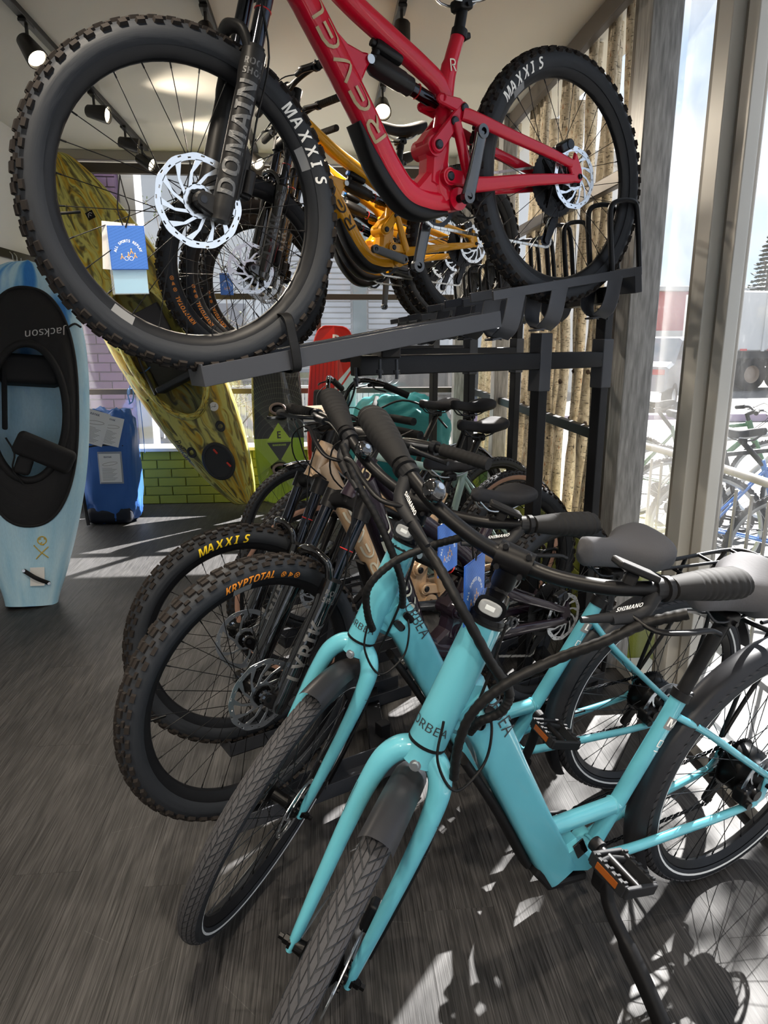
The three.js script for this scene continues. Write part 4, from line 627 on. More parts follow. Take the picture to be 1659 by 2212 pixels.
function brickRun(parent, a, dir, len, y0, rows, w, h, joint, mats, depth = 0.02) { // face bricks along dir from a
  const d = V(dir), g = {}, ang = Math.atan2(-d.z, d.x);
  for (let r = 0; r < rows; r++) {
    let s = r % 2 ? -w / 2 : 0;
    for (; s < len; s += w) {
      const s0 = Math.max(0, s), s1 = Math.min(len, s + w); if (s1 - s0 < 0.03) continue;
      const l = +(s1 - s0 - joint).toFixed(3), q = (g[l] ??= rbox(l, h - joint, depth, 0.004));
      const m = part(parent, 'brick', q, mats[Math.floor(rnd() * mats.length)]); m.rotation.y = ang;
      const c = V(a).addScaledVector(d, (s0 + s1) / 2); m.position.set(c.x, y0 + r * h + h / 2, c.z);
    }
  }
}
{ // far wall: painted brick below, window above
  const w = thing('wall_far', 'low lime green painted brick wall under the far window', 'wall', null, 'structure');
  part(w, 'mortar', bx(XL, XR + 0.3, 0, 0.47, ZF - 0.2, ZF, 0.002), green[0]);
  brickRun(w, [XL, 0, ZF + 0.004], [1, 0, 0], XR - XL, 0, 6, 0.235, 0.0783, 0.008, green);
  part(w, 'side_return', bx(XL - 0.2, XL + 0.03, 0, CH, ZF - 0.2, ZF, 0.002), mat(lin(0.6, 0.6, 0.58), 0.7));
  const win = thing('window_1', 'wide black framed window above the green brick wall', 'window', null, 'structure');
  part(win, 'window_sill', bx(XL, XR + 0.3, 0.47, 0.5, ZF - 0.22, ZF + 0.05, 0.004), mat('#b9b6ac', 0.4, 0.3));
  for (const [y0, y1] of [[0.955, 1.0], [1.735, 1.782], [2.69, 2.765]]) part(win, 'window_bar', bx(XL, XR, y0, y1, ZF - 0.06, ZF, 0.004), M.brownSteel);
  for (const x of [XL + 0.02, -0.02, XR - 0.02]) part(win, 'mullion', bx(x - 0.02, x + 0.02, 0.5, CH, ZF - 0.12, ZF - 0.06, 0.003), M.brownSteel);
  part(win, 'head_trim', bx(XL, XR, 2.79, CH, ZF - 0.1, ZF - 0.02, 0.003), mat('#a09c92', 0.5));
  const gl = mat('#ffffff', 0.08, 0, { transmission: 1, thickness: 0, ior: 1.5 });
  for (const [a, b] of [[XL, -0.02], [-0.02, XR]]) part(win, 'pane', bx(a, b, 0.5, 2.79, ZF - 0.094, ZF - 0.09, 0.0005), gl);
}
const alu = mat(lin(0.5, 0.49, 0.46), 0.45, 0.05), aluD = mat(lin(0.24, 0.22, 0.19), 0.55, 0.05), rawSteel = mat('#d4d6da', 0.42, 0.05, { map: dataTex(128, 512, (u, v) => { const c = 0.62 + 0.16 * fbm(u * 5, v * 14, 4) + 0.08 * fbm(u * 40, v * 40, 2); return [c, c * 0.985, c * 0.96]; }) });
const dusty = mat('#ffffff', 0.2, 0, { transmission: 1, thickness: 0, ior: 1.5, roughnessMap: dataTex(256, 256, (u, v) => { const s = fbm(u * 60, v * 60, 2); return [0, s > 0.42 ? 1 : 0.62 + 0.2 * fbm(u * 4, v * 4, 3), 0]; }, false) });
{ // window wall on the street side
  const w = thing('wall_right', 'low green brick wall carrying the birch trunks', 'wall', null, 'structure');
  part(w, 'mortar', bx(XR + 0.01, XR + 0.35, 0, 0.42, ZF, -2.8, 0.002), green[0]);
  brickRun(w, [XR + 0.006, 0, -2.8], [0, 0, -1], -2.8 - ZF, 0, 5, 0.235, 0.084, 0.008, green);
  part(w, 'ledge', bx(XR, XR + 0.36, 0.42, 0.445, ZF, -2.8, 0.003), mat('#8f8a5a', 0.6));
  single('wall_street', bx(XR, XR + 0.2, 0, CH, 2.6, ZB, 0.003), mat(lin(0.6, 0.59, 0.56), 0.7), 'white wall beside the street windows', 'wall', null, 'structure');
  const win = thing('window_2', 'steel framed street window with birch trunks inside', 'window', null, 'structure');
  part(win, 'steel_post', bx(XR - 0.1, XR + 0.02, 0, CH, -2.92, -2.79, 0.006), rawSteel);
  part(win, 'post_angle', bx(XR - 0.085, XR - 0.03, 0, CH, -2.985, -2.922, 0.004), M.brownSteel);
  part(win, 'steel_post', bx(XR - 0.07, XR + 0.03, 0, CH, -5.2, -5.08, 0.006), rawSteel);
  part(win, 'corner_post', bx(XR - 0.17, XR - 0.03, 0, CH, ZF + 0.01, ZF + 0.12, 0.006), rawSteel);
  for (const [y0, y1, m] of [[0.955, 1.005, M.rackDark], [2.055, 2.115, M.brownSteel], [2.765, 2.855, M.brownSteel]]) { part(win, 'steel_bar', bx(XR - 0.035, XR + 0.005, y0, y1, -5.08, -2.985, 0.004), m); part(win, 'steel_bar', bx(XR - 0.035, XR + 0.005, y0, y1, ZF + 0.12, -5.2, 0.004), m); }
  part(win, 'pane', bx(XR + 0.3, XR + 0.305, 0.445, CH, ZF, -2.8, 0.0005), dusty);
  part(win, 'pane', bx(XR + 0.045, XR + 0.3, 0.445, CH, -2.795, -2.79, 0.0005), dusty);
  const win3 = thing('window_3', 'pale aluminium framed full height street window', 'window', null, 'structure');
  part(win3, 'mullion', bx(XR - 0.01, XR + 0.1, 0, CH, -2.51, -2.425, 0.004), aluD);
  part(win3, 'mullion', bx(XR - 0.045, XR + 0.08, 0, CH, -2.423, -2.335, 0.004), alu);
  part(win3, 'mullion', bx(XR - 0.005, XR + 0.08, 0, CH, -2.333, -2.31, 0.003), aluD);
  part(win3, 'mullion', bx(XR - 0.012, XR + 0.03, 0, CH, -2.308, -2.245, 0.004), alu);
  part(win3, 'pane', bx(XR + 0.04, XR + 0.045, 0.02, CH, -2.79, -2.51, 0.0005), dusty);
  part(win3, 'threshold', bx(XR - 0.03, XR + 0.12, 0, 0.05, -2.79, 2.6, 0.004), alu);
  for (const [a, b] of [[-2.235, -1.0], [-0.95, 0.8], [0.85, 2.6]]) part(win3, 'pane', bx(XR + 0.03, XR + 0.035, 0.05, CH, a, b, 0.0005), dusty);
  for (const z of [-0.975, 0.825]) part(win3, 'mullion', bx(XR - 0.03, XR + 0.06, 0, CH, z - 0.025, z + 0.025, 0.004), alu);
}
{ // shop front behind the camera: the large window whose light the discs and tyres mirror
  const w = thing('wall_back', 'white wall with a wide shop window', 'wall', null, 'structure'), m = mat(lin(0.66, 0.66, 0.64), 0.7);
  part(w, 'wall_panel', bx(XL - 0.2, XL + 0.35, 0, CH, ZB, ZB + 0.2, 0.002), m);
  part(w, 'wall_panel', bx(XR - 0.3, XR + 0.2, 0, CH, ZB, ZB + 0.2, 0.002), m);
  part(w, 'wall_panel', bx(XL + 0.35, XR - 0.3, 0, 0.4, ZB, ZB + 0.2, 0.002), m);
  const win = thing('window_4', 'wide shop window in the back wall', 'window', null, 'structure');
  for (const x of [XL + 0.37, -0.5, XR - 0.32]) part(win, 'mullion', bx(x - 0.025, x + 0.025, 0.4, CH, ZB + 0.05, ZB + 0.12, 0.003), alu);
  part(win, 'pane', bx(XL + 0.35, XR - 0.3, 0.4, CH, ZB + 0.08, ZB + 0.085, 0.0005), M.clear);
}
{ // rail with hooks on the white wall
  const g = thing('wall_rail', 'black steel rail with wire hooks on the white wall', 'rail');
  part(g, 'rail_bar', bx(XL, XL + 0.02, 1.955, 2.015, -5.9, -2.6, 0.003), M.blackSatin);
  for (const z of [-5.45, -5.38]) part(g, 'hook', sweep([[XL + 0.02, 2.0, z], [XL + 0.035, 1.98, z], [XL + 0.04, 1.945, z], [XL + 0.06, 1.94, z], [XL + 0.065, 1.965, z]], 0.003, { rs: 6 }), M.steel);
}
// ---------- track lights ----------
{
  const glow = new THREE.MeshStandardMaterial({ color: '#ffffff', emissive: new THREE.Color().setRGB(1, 0.86, 0.6), emissiveIntensity: 4, roughness: 0.5 });
  const rail = mat('#141210', 0.5), head = mat('#17130f', 0.45);
  for (const [x, z0, lamps, nm] of [
    [-1.32, -6.15, [[-3.82, 0.55, -0.75, 0.35], [-4.81, 0.97, -0.2, 0.16], [-5.51, 0.98, -0.18, -0.1], [-5.99, 0.85, -0.45, 0.25], [0.4, 0.3, -1, -0.6], [1.6, 0.3, -1, -0.4]], 'nearest the white wall'],
    [-0.48, -6.15, [[-3.61, 0.2, -0.8, 0.5], [-5.85, 0.55, -0.6, 0.5], [-1.2, -0.1, -1, -0.35], [0.9, 0.1, -1, -0.5]], 'above the wakeboards'],
    [0.38, -5.95, [[-3.53, -0.1, -0.9, -0.05], [-4.54, -0.05, -0.62, 0.78], [-5.65, -0.1, -0.6, 0.8], [-0.9, 0.0, -1, -0.3], [1.2, -0.1, -1, -0.5]], 'above the bike rack']]) {
    const tr = thing('light_track', 'black ceiling light track ' + nm, 'light track', 'ceiling light tracks');
    part(tr, 'track_rail', bx(x - 0.018, x + 0.018, CH - 0.03, CH, z0, 2.4, 0.003), rail);
    lamps.forEach(([z, dx, dy, dz], i) => {
      const t = thing('track_spotlight', z > -2 ? `black spotlight ${z < 0.5 ? 'just' : 'well'} behind the camera on the light track ${nm}` : `${['first', 'second', 'third', 'fourth'][i]} black spotlight, counted from the camera, on the track ${nm}`, 'spotlight', 'black track spotlights');
      const d = V(dx, dy, dz).normalize(), A = V(x, CH - 0.13, z).addScaledVector(d, -0.05), B = A.clone().addScaledVector(d, 0.135);
      part(t, 'lamp_stem', merge([cyl([x, CH - 0.03, z], [x, CH - 0.12, z], 0.008, 8), bx(x - 0.02, x + 0.02, CH - 0.045, CH - 0.03, z - 0.05, z + 0.05, 0.004)]), rail);
      part(t, 'lamp_head', lat(A, B, [[0.0, 0.0], [0.026, 0.0], [0.034, 0.008], [0.05, 0.125], [0.05, 0.135], [0.045, 0.135], [0.042, 0.12]], 22), head);
      part(t, 'lamp_face', lat(A, B, [[0.0, 0.122], [0.043, 0.122]], 22), glow);
      const s = new THREE.SpotLight(new THREE.Color().setRGB(1, 0.87, 0.7), 14 * LAMP, 0, 0.75, 0.6, 2);
      s.position.copy(A).addScaledVector(d, 0.14); s.target.position.copy(s.position).add(d); s.castShadow = true; s.name = 'spot'; s.shadow.radius = 2; t.add(s, s.target);
    });
  }
}
// ---------- birch trunks ----------
{
  const bark = [0, 1, 2].map((k) => mat('#ffffff', 0.8, 0, { map: dataTex(256, 1024, (u, v) => { const n = fbm(u * 5 + k * 9, v * 14, 4), l = fbm(u * 3 + k, v * 70, 3), e = fbm(u * 9 + 30 + k * 4, v * 9, 3); let c = [0.7 + 0.16 * n, 0.655 + 0.16 * n, 0.57 + 0.16 * n]; if (l > 0.38) c = c.map((q) => q * 0.55); if (e > 0.52) c = [0.16, 0.13, 0.1]; if (e < -0.5) c = [0.55, 0.38, 0.24]; return c; }), bumpMap: grainTex, bumpScale: 0.002 }));
  const names = ['slim', 'thick', 'knotty', 'crooked', 'pale', 'mottled'], knots = mat('#3a2c20', 0.9);
  let z = -3.06, i = 0;
  const ord = ['first', 'second', 'third', 'fourth', 'fifth', 'sixth', 'seventh', 'eighth', 'ninth', 'tenth', 'eleventh', 'twelfth', 'thirteenth', 'fourteenth', 'fifteenth', 'sixteenth', 'seventeenth', 'eighteenth', 'nineteenth', 'twentieth', 'twenty-first', 'twenty-second', 'twenty-third', 'twenty-fourth', 'twenty-fifth', 'twenty-sixth', 'twenty-seventh', 'twenty-eighth', 'twenty-ninth', 'thirtieth', 'thirty-first', 'thirty-second', 'thirty-third', 'thirty-fourth'];
  while (z > -6.1 && i < ord.length) {
    const r = rr(0.02, 0.046), x = XR + 0.02 + r + rr(0, 0.05), top = rnd() < 0.8 ? 2.845 : rr(2.6, 2.8), s = rr(0, 99), pts = [];
    for (let k = 0; k <= 9; k++) { const t = k / 9; pts.push([x + 0.02 * n2(s, t * 2.2), 0.447 + (top - 0.447) * t, z + 0.022 * n2(s + 7, t * 2.2)]); }
    const t = thing('birch_trunk', `${ord[i]} birch trunk counted from the steel post`, 'tree trunk', 'birch trunks in the street window');
    part(t, 'bark', sweep(pts, (q) => r * (1.06 - 0.18 * q) * (1 + 0.08 * n2(s + 3, q * 9)), { rs: 10, seg: 36 }), bark[i % 3]);
    for (let k = 0; k < 2; k++) { const q = pts[2 + Math.floor(rnd() * 6)], a = rr(PI * 0.6, PI * 1.3); part(t, 'knot', sweep([[q[0] + Math.cos(a) * r * 0.7, q[1], q[2] + Math.sin(a) * r * 0.7], [q[0] + Math.cos(a) * r * 1.12, q[1] + 0.012, q[2] + Math.sin(a) * r * 1.12]], (v) => 0.016 - 0.007 * v, { rs: 8 }), knots); }
    z -= r * 2 + (rnd() < 0.3 ? rr(0.07, 0.13) : rr(0.032, 0.065)); if (z < -5.04 && z > -5.24) z = -5.26; i++; void names;
  }
}
// ---------- two-tier bike rack ----------
const RA = 0.517, fD = [-Math.cos(RA), Math.sin(RA)], SL = 0.455, R0 = [0.756, 1.899, -2.348];
{
  const rk = thing('bike_rack', 'dark grey two-tier steel bike rack holding the mountain bikes', 'bike rack');
  const Bp = (s, k, y) => [1.05 + fD[0] * s, y, -2.65 - k + fD[1] * s];
  const tubeBox = (a, b, w, h) => sweep([a, b], [h / 2 * 1.18, w / 2 * 1.18], { rs: 12, up: [0, 1, 0], sq: 9 });
  const post = (x, z, y0, y1, w) => { const g = rbox(w, y1 - y0, w, 0.004); g.rotateY(RA); return at(g, x, (y0 + y1) / 2, z); };
  for (const k of [0, 1.21, 2.42]) {
    for (const [s, top] of [[0, 1.53], [0.33, 1.44]]) { const p = Bp(s, k, 0); part(rk, 'upright', post(p[0], p[2], 0.045, top, 0.044), M.rackDark); part(rk, 'sleeve', post(p[0], p[2], 1.24, s ? 1.44 : 1.42, 0.056), M.rack); part(rk, 'bolt', lat([p[0] - 0.014, 1.345, p[2] + 0.024], [p[0] - 0.03, 1.345, p[2] + 0.052], [[0, 0.014], [0.008, 0.014], [0.009, 0.004], [0.014, 0.003], [0.014, 0]], 12), M.darkSteel); }
    part(rk, 'support_beam', tubeBox(Bp(0, k, 1.345), Bp(1.09, k, 1.345), 0.045, 0.05), M.rackDark);
    part(rk, 'beam_cap', tubeBox(Bp(1.09, k, 1.345), Bp(1.096, k, 1.345), 0.047, 0.052), M.blackMatte);
    part(rk, 'floor_foot', tubeBox(Bp(-0.1, k, 0.03), Bp(1.15, k, 0.03), 0.05, 0.05), M.rackDark);
    part(rk, 'leg', post(Bp(1.0, k, 0)[0], Bp(1.0, k, 0)[2], 0.05, 0.16, 0.04), M.rackDark);
  }
  for (const [x, y, z0, z1] of [[0.19, 1.396, -1.99, -5.2], [0.985, 1.565, -2.44, -5.1], [0.16, 0.09, -2.0, -5.1], [0.92, 0.09, -2.5, -5.1]]) {
    part(rk, 'cross_rail', bx(x - 0.027, x + 0.027, y - 0.027, y + 0.027, z1, z0, 0.004), M.rackDark);
    part(rk, 'rail_cap', bx(x - 0.025, x + 0.025, y - 0.025, y + 0.025, z0, z0 + 0.006, 0.003), M.blackMatte);
  }
  for (const [x, y, z] of [[0.21, 1.345, -2.03], [0.165, 1.345, -2.06], [0.1, 1.32, -2.1], [1.0, 1.52, -2.5]]) part(rk, 'hanger_bolt', merge([cyl([x, y + 0.02, z], [x, y - 0.035, z], 0.005, 8), cyl([x, y - 0.01, z], [x, y - 0.02, z], 0.01, 6)]), M.darkSteel);
  part(rk, 'release_cable', sweep([[0.1, 1.33, -2.1], [0.09, 1.26, -2.12], [0.06, 1.2, -2.14], [0.0, 1.16, -2.2], [-0.06, 1.13, -2.3]], 0.003, { rs: 6 }), M.cable);
  // a tray in the frame of its bike: x ahead of the rear hub, y up
  const chan = (x0, x1, y0, y1, w) => { const t = 0.004, a = []; a.push(bx(x0, x1, y0, y0 + t, -w, w, 0.001), bx(x0, x1, y0, y1, -w, -w + t, 0.001), bx(x0, x1, y0, y1, w - t, w, 0.001)); return merge(a); };
  const strapV = (x) => merge([-1, 1].map((s) => { const A = V(x - 0.03, -0.3, s * 0.052), B = V(x + 0.02, -0.432, s * 0.014); return sweep([A, V(x + 0.01, -0.405, s * 0.044), B], [0.0025, 0.036], { up: [0, 0, 1], rs: 8, sq: 6, seg: 10 }); }).concat([bx(x - 0.016, x + 0.056, -0.436, -0.43, -0.018, 0.018, 0.001)]));
  const hoop = (x) => sweep([[x, -0.3, -0.045], [x, -0.125, -0.045], [x - 0.006, -0.092, -0.045], [x - 0.03, -0.078, -0.045], [x - 0.108, -0.078, -0.045], [x - 0.132, -0.09, -0.045], [x - 0.14, -0.125, -0.045], [x - 0.144, -0.305, -0.045]], 0.008, { rs: 8, seg: 40, sq: 4 });
  const tray = (name, i, low) => {
    const t = grp(rk, name);
    part(t, 'tray_channel', once('tch' + low, () => chan(low ? 0.55 : 0.34, 1.285, -0.398, -0.35, 0.046)), M.rack);
    for (const s of [-1, 1]) part(t, 'side_bar', once('tsb' + s, () => bx(-0.323, 0.37, -0.318, -0.29, s * 0.05 - 0.004, s * 0.05 + 0.004, 0.002)), M.rack);
    for (const x of [0.11, -0.16, 0.3]) part(t, 'wheel_strap', once('tv' + x, () => strapV(x)), M.rack);
    for (const s of [-1, 1]) { const h = part(t, 'wheel_hoop', once('thoop', () => hoop(-0.175)), M.rackDark); if (s > 0) h.position.z = 0.09; }
    part(t, 'end_bracket', once('tend', () => bx(-0.32, -0.285, -0.375, -0.29, -0.055, 0.055, 0.003)), M.rack);
    part(t, 'end_stop', once('tstop', () => bx(1.281, 1.287, -0.398, -0.345, -0.046, 0.046, 0.002)), M.rack);
    return t;
  };
  for (let i = 0; i < 6; i++) { const t = tray('upper_tray', i, false); i < 3 ? pose(t, [R0[0], R0[1], R0[2] - SL * i], RA, -0.1515, -0.014) : pose(t, [0.728, 1.872, -3.71 - 0.46 * (i - 3)], 0.545, -0.147, 0); }
  [[[0.818, 0.45, -2.374], 0.564, 0.068, 0.036], [[0.774, 0.486, -2.772], 0.512, 0, 0], [[0.86, 0.486, -3.18], 0.53, 0, 0], [[0.9, 0.486, -3.62], 0.53, 0, 0], [[0.8, 0.483, -4.08], 0.53, 0, 0], [[0.8, 0.483, -4.55], 0.53, 0, 0]].forEach(([p, a, b, c], i) => pose(tray('lower_tray', i, true), p, a, b, c));
}
{ // webbing strap round the red bike's front tyre
  const s = thing('strap', 'black webbing strap tying the red bike wheel to its tray', 'strap');
  const m = part(s, 'webbing', sweep([[0, -0.33, -0.062], [0.0, -0.27, -0.05], [0.0, -0.262, 0], [0.0, -0.28, 0.055], [0, -0.4, 0.055], [0, -0.405, 0], [0, -0.402, -0.055], [0, -0.36, -0.064], [0, -0.33, -0.062]].map(([x, y, z]) => [x + 1.045, y, z]), [0.013, 0.0012], { up: [1, 0, 0], rs: 6, seg: 60, sq: 5 }), M.cable); void m;
  pose(s, R0, RA, -0.1515, 0);
}
// ---------- the bikes ----------
const H0 = 1.424;
const KRY = (at1, s = 0.017) => [{ text: 'KRYPTOTAL', at: at1, size: s, icons: 0.085, sx: 0.95, slant: 0.2, mat: M.orange }];
mtb({ label: 'glossy red mountain bike with gold frame lettering on the upper tier', frameMat: M.red, p: R0, al: 0.517, pitch: -0.1515, lean: -0.014, steer: -0.012, fine: true, forkWord: 'DOMAIN', forkMat: M.forkMatte, crank: 112, decalF: [0.7, 4.35], decalR: [2.45, -0.1],
  printF: [{ text: 'MAXXIS', at: 2.78, size: 0.026, gap: 1.32, mat: M.white }], printR: [{ text: 'MAXXIS', at: 1.03, size: 0.028, gap: 1.22, mat: M.white }] });
const yl = { group: 'golden yellow mountain bikes', fine: true, al: 0.545, pitch: -0.147, forkWord: 'LYRIK', textMat: M.goldBlack, badgeMat: M.goldBlack, knobMat: mat('#1a5fae', 0.4), printF: KRY(-0.4), rotorN: 11, crankMat: mat('#55575a', 0.4, 0.7) };
mtb({ ...yl, label: 'golden yellow mountain bike standing next behind the red one', frameMat: M.yellow, p: [0.728, 1.872, -3.71], steer: -0.07, crank: 20, saddleY: 0.52 });
mtb({ ...yl, label: 'second golden yellow mountain bike, between its twin and a black one', frameMat: M.yellow, p: [0.728, 1.872, -4.17], steer: -0.05, crank: 200, saddleY: 0.5, fine: false });
mtb({ ...yl, group: undefined, label: 'black mountain bike furthest along the upper tier', textMat: M.cream, badgeMat: M.cream, frameMat: M.blackSatin, p: [0.728, 1.872, -4.63], steer: -0.06, crank: 285, fine: false });
mtb({ label: 'dark plum mountain bike on the lower tier beside the turquoise bikes', frameMat: M.purple, p: [0.818, H0 - 0.974, -2.374], al: 0.564, pitch: 0.068, lean: 0.036, steer: 0.134, fine: true, forkWord: 'LYRIK', crank: 150, headR: true, textMat: M.cream, badgeMat: M.cream, printF: [{ text: 'KRYPTOTAL', at: 1.42, size: 0.02, icons: 0.098, sx: 0.95, slant: 0.2, mat: M.orange }], decalF: [2.85], saddleY: 0.46 });
mtb({ label: 'bronze mountain bike with yellow tyre lettering on the lower tier', frameMat: M.tan, p: [0.774, H0 - 0.938, -2.772], al: 0.512, pitch: 0, lean: 0, steer: -0.03, fine: true, forkWord: 'PIKE', crank: 10, rotorN: 6, textMat: M.cream, printF: [{ text: 'MAXXIS', at: 1.42, size: 0.026, gap: 1.15, slant: 0.25, mat: M.yellowPrint }], saddleY: 0.48 });
plainBike({ label: 'gravel bike with tan sidewall tyres on the lower tier', group: 'rigid bikes on the lower tier', frameMat: M.mint, forkMat: M.blackSatin, wallMat: M.tanwall, p: [0.86, 0.47, -3.18], al: 0.53, R: 0.357, r: 0.024, rotor: 0.08, reach: 0.06, stemUp: 0.06, ht: 0.2, saddle: [0.2, 0.58], bar: (s, X, y) => [[X, y, 0], [X, y, s * 0.08], [X - 0.01, y + 0.015, s * 0.2], [X - 0.03, y + 0.015, s * 0.36]] });
plainBike({ label: 'black city bike between the gravel bike and the fendered one', group: 'rigid bikes on the lower tier', frameMat: M.blackSatin, p: [0.9, 0.465, -3.62], al: 0.53, R: 0.352, r: 0.022, tread: 'gravel', rotor: 0.08, saddle: [0.19, 0.63], ht: 0.18, stemUp: 0.07, bar: (s, X, y) => [[X, y, 0], [X, y, s * 0.06], [X - 0.01, y + 0.03, s * 0.16], [X - 0.03, y + 0.03, s * 0.36]] });
plainBike({ label: 'black fendered cruiser with a tall swept bar on the lower tier', group: 'rigid bikes on the lower tier', frameMat: M.blackSatin, p: [0.8, 0.46, -4.08], al: 0.53, R: 0.35, r: 0.023, fender: true, barMat: M.blackGloss, saddle: [0.18, 0.6], ht: 0.2, stemUp: 0.06, bar: (s, X, y) => [[X, y, 0], [X, y + 0.005, s * 0.06], [X + 0.01, y + 0.1, s * 0.1], [X, y + 0.15, s * 0.14], [X - 0.06, y + 0.17, s * 0.22], [X - 0.2, y + 0.15, s * 0.31]] });
stepThrough({ size: 'M', label: 'turquoise step-through bike closest to the camera, size M', p: [1.0577, H0 - 1.0757, -1.5366], al: 0.394, lean: 0.147, steer: 0.775, crank: 54, saddle: [0.235, 0.56], hoses: [[[0.7, 0.715, 0.235], [0.74, 0.689, 0.2], [0.796, 0.649, 0.17], [0.846, 0.605, 0.13], [0.916, 0.556, 0.1], [0.957, 0.499, 0.08], [0.969, 0.43, 0.07], [0.962, 0.352, 0.06]], [[0.993, 0.759, -0.1], [0.988, 0.726, -0.02], [0.971, 0.67, 0.04], [0.918, 0.575, 0.06], [0.876, 0.507, 0.07], [0.886, 0.477, 0.07], [0.916, 0.447, 0.05], [0.921, 0.418, 0.035]]] });
stepThrough({ size: 'L', label: 'turquoise step-through bike between its twin and the plum mountain bike, size L', p: [0.9954, H0 - 1.0764, -1.9271], al: 0.318, lean: 0.16, steer: 0.766, crank: 92, saddle: [0.25, 0.53], lightY: 0.735, hoses: [[[0.83, 0.701, 0.15], [0.877, 0.663, 0.1], [0.953, 0.625, 0.08], [1.005, 0.565, 0.07], [0.997, 0.488, 0.06], [0.979, 0.443, 0.05]], [[1.015, 0.84, -0.1], [0.997, 0.768, -0.05], [0.963, 0.696, 0], [0.936, 0.62, 0.04], [0.914, 0.552, 0.05], [0.9, 0.482, 0.035]]] });
const tab = (a, t) => { const n = a.length - 1, x = Math.min(0.99999, Math.max(0, t)) * n, i = Math.floor(x), f = x - i; if (i === n - 1) return a[i] + (a[n] - a[i]) * (1 - Math.sqrt(1 - f * f)); const p = (k) => a[Math.max(0, Math.min(n, k))], m0 = (p(i + 1) - p(i - 1)) / 2, m1 = (i + 2 > n - 1 ? p(i + 1) - p(i) : (p(i + 2) - p(i)) / 2), f2 = f * f, f3 = f2 * f; return (2 * f3 - 3 * f2 + 1) * p(i) + (f3 - 2 * f2 + f) * m0 + (-2 * f3 + 3 * f2) * p(i + 1) + (f3 - f2) * m1; };
// ---------- kayaks: t runs along the length, the deck faces +z ----------
function kayak(o) {
  const k = thing('kayak', o.label, 'kayak', 'kayaks'), L = o.L;
  const hw = o.hw, dk = o.deck, hu = o.hull; // half width, deck height, hull depth as functions of t
  const S = (t, a, g = 0) => { const s = a - 0.5, w = hw(t) + g; return [w * Math.sin(s * PI), t * L, (dk(t) + g) * Math.cos(s * PI) ** 0.75]; };
  const hole = (x, t) => { const dx = x / o.cw, dt = (t - o.ct) * L / o.cl; return dx * dx + dt * dt * (1 + (o.egg ?? 0) * dt) < 1; };
  part(k, 'deck', patch((t, a) => S(t, a), 90, 44, { skip: (t, a) => hole(S(t, a)[0], t) }), o.mat);
  part(k, 'hull', patch((t, a) => { const s = a - 0.5, w = hw(t); return [w * Math.sin(s * PI), t * L, -hu(t) * Math.cos(s * PI) ** 0.6]; }, 60, 24), o.mat);
  part(k, 'stern_cap', patch((u, a) => { const s = a - 0.5, w = hw(0); return [w * Math.sin(s * PI), 0, (1 - u) * dk(0) * Math.cos(s * PI) ** 0.75 - u * hu(0) * Math.cos(s * PI) ** 0.6]; }, 6, 16), o.mat);
  const surfZ = (x, t) => { const w = hw(t); return dk(t) * Math.max(0, 1 - (x / w) ** 2) ** 0.375; };
  const P = (x, y, lift = 0.002) => [x, y, surfZ(x, y / L) + lift];
  const rimPts = []; for (let i = 0; i <= 48; i++) { const a = (i / 48) * 2 * PI; let q = 1; const dt = Math.sin(a), dx = Math.cos(a); q = 1 / Math.sqrt(dx * dx + dt * dt * (1 + (o.egg ?? 0) * dt * 0.8)); const x = o.cw * dx * q, y = o.ct * L + o.cl * dt * q; rimPts.push(P(x, y, 0.008)); }
  part(k, 'cockpit_rim', sweep(rimPts, o.rimR ?? 0.016, { rs: 8, seg: 96, closed: false, cap: false }), o.rimMat);
  return { k, S, P, surfZ, L };
}
const blueK = mat('#ffffff', 0.45, 0, { map: dataTex(256, 512, (u, v) => { const n = fbm(u * 3, v * 5, 4), m = fbm(u * 2.2 + 9, v * 3, 3), s = fbm(u * 60, v * 60, 2) * 0.03; let c = [0.7 + 0.12 * n, 0.86 + 0.07 * n, 0.94 + 0.04 * n]; if (v > 0.02 && u > 0.0) { const w = Math.max(0, Math.min(1, (m - 0.05) * 3)) * 0.8 * Math.max(0, Math.min(1, (u - 0.55) * 4)); c = [c[0] * (1 - w) + 0.06 * w, c[1] * (1 - w) + 0.42 * w, c[2] * (1 - w) + 0.8 * w]; } return c.map((q) => q + s); }) });
const yelK = mat('#ffffff', 0.4, 0, { map: dataTex(512, 512, (u, v) => { const w = fbm(u * 4, v * 3, 3) * 1.3, n = fbm(u * 3 + w, v * 7 + w, 3), m = fbm(u * 4.5 + 40 + w * 1.4, v * 9 + w, 5); const a = Math.max(0, Math.min(1, n * 2.2 + 0.2)), d = Math.max(0, Math.min(0.8, (m + 0.02) * 1.7)); return [0.77, 0.75, 0.4].map((q, i) => (q * (1 - a) + [0.72, 0.57, 0.1][i] * a) * (1 - d) + [0.24, 0.23, 0.13][i] * d); }) });
const neo = mat('#131316', 0.75, 0, { bumpMap: grainTex, bumpScale: 0.0006 }), inkW = mat(lin(0.55, 0.55, 0.55), 0.6);
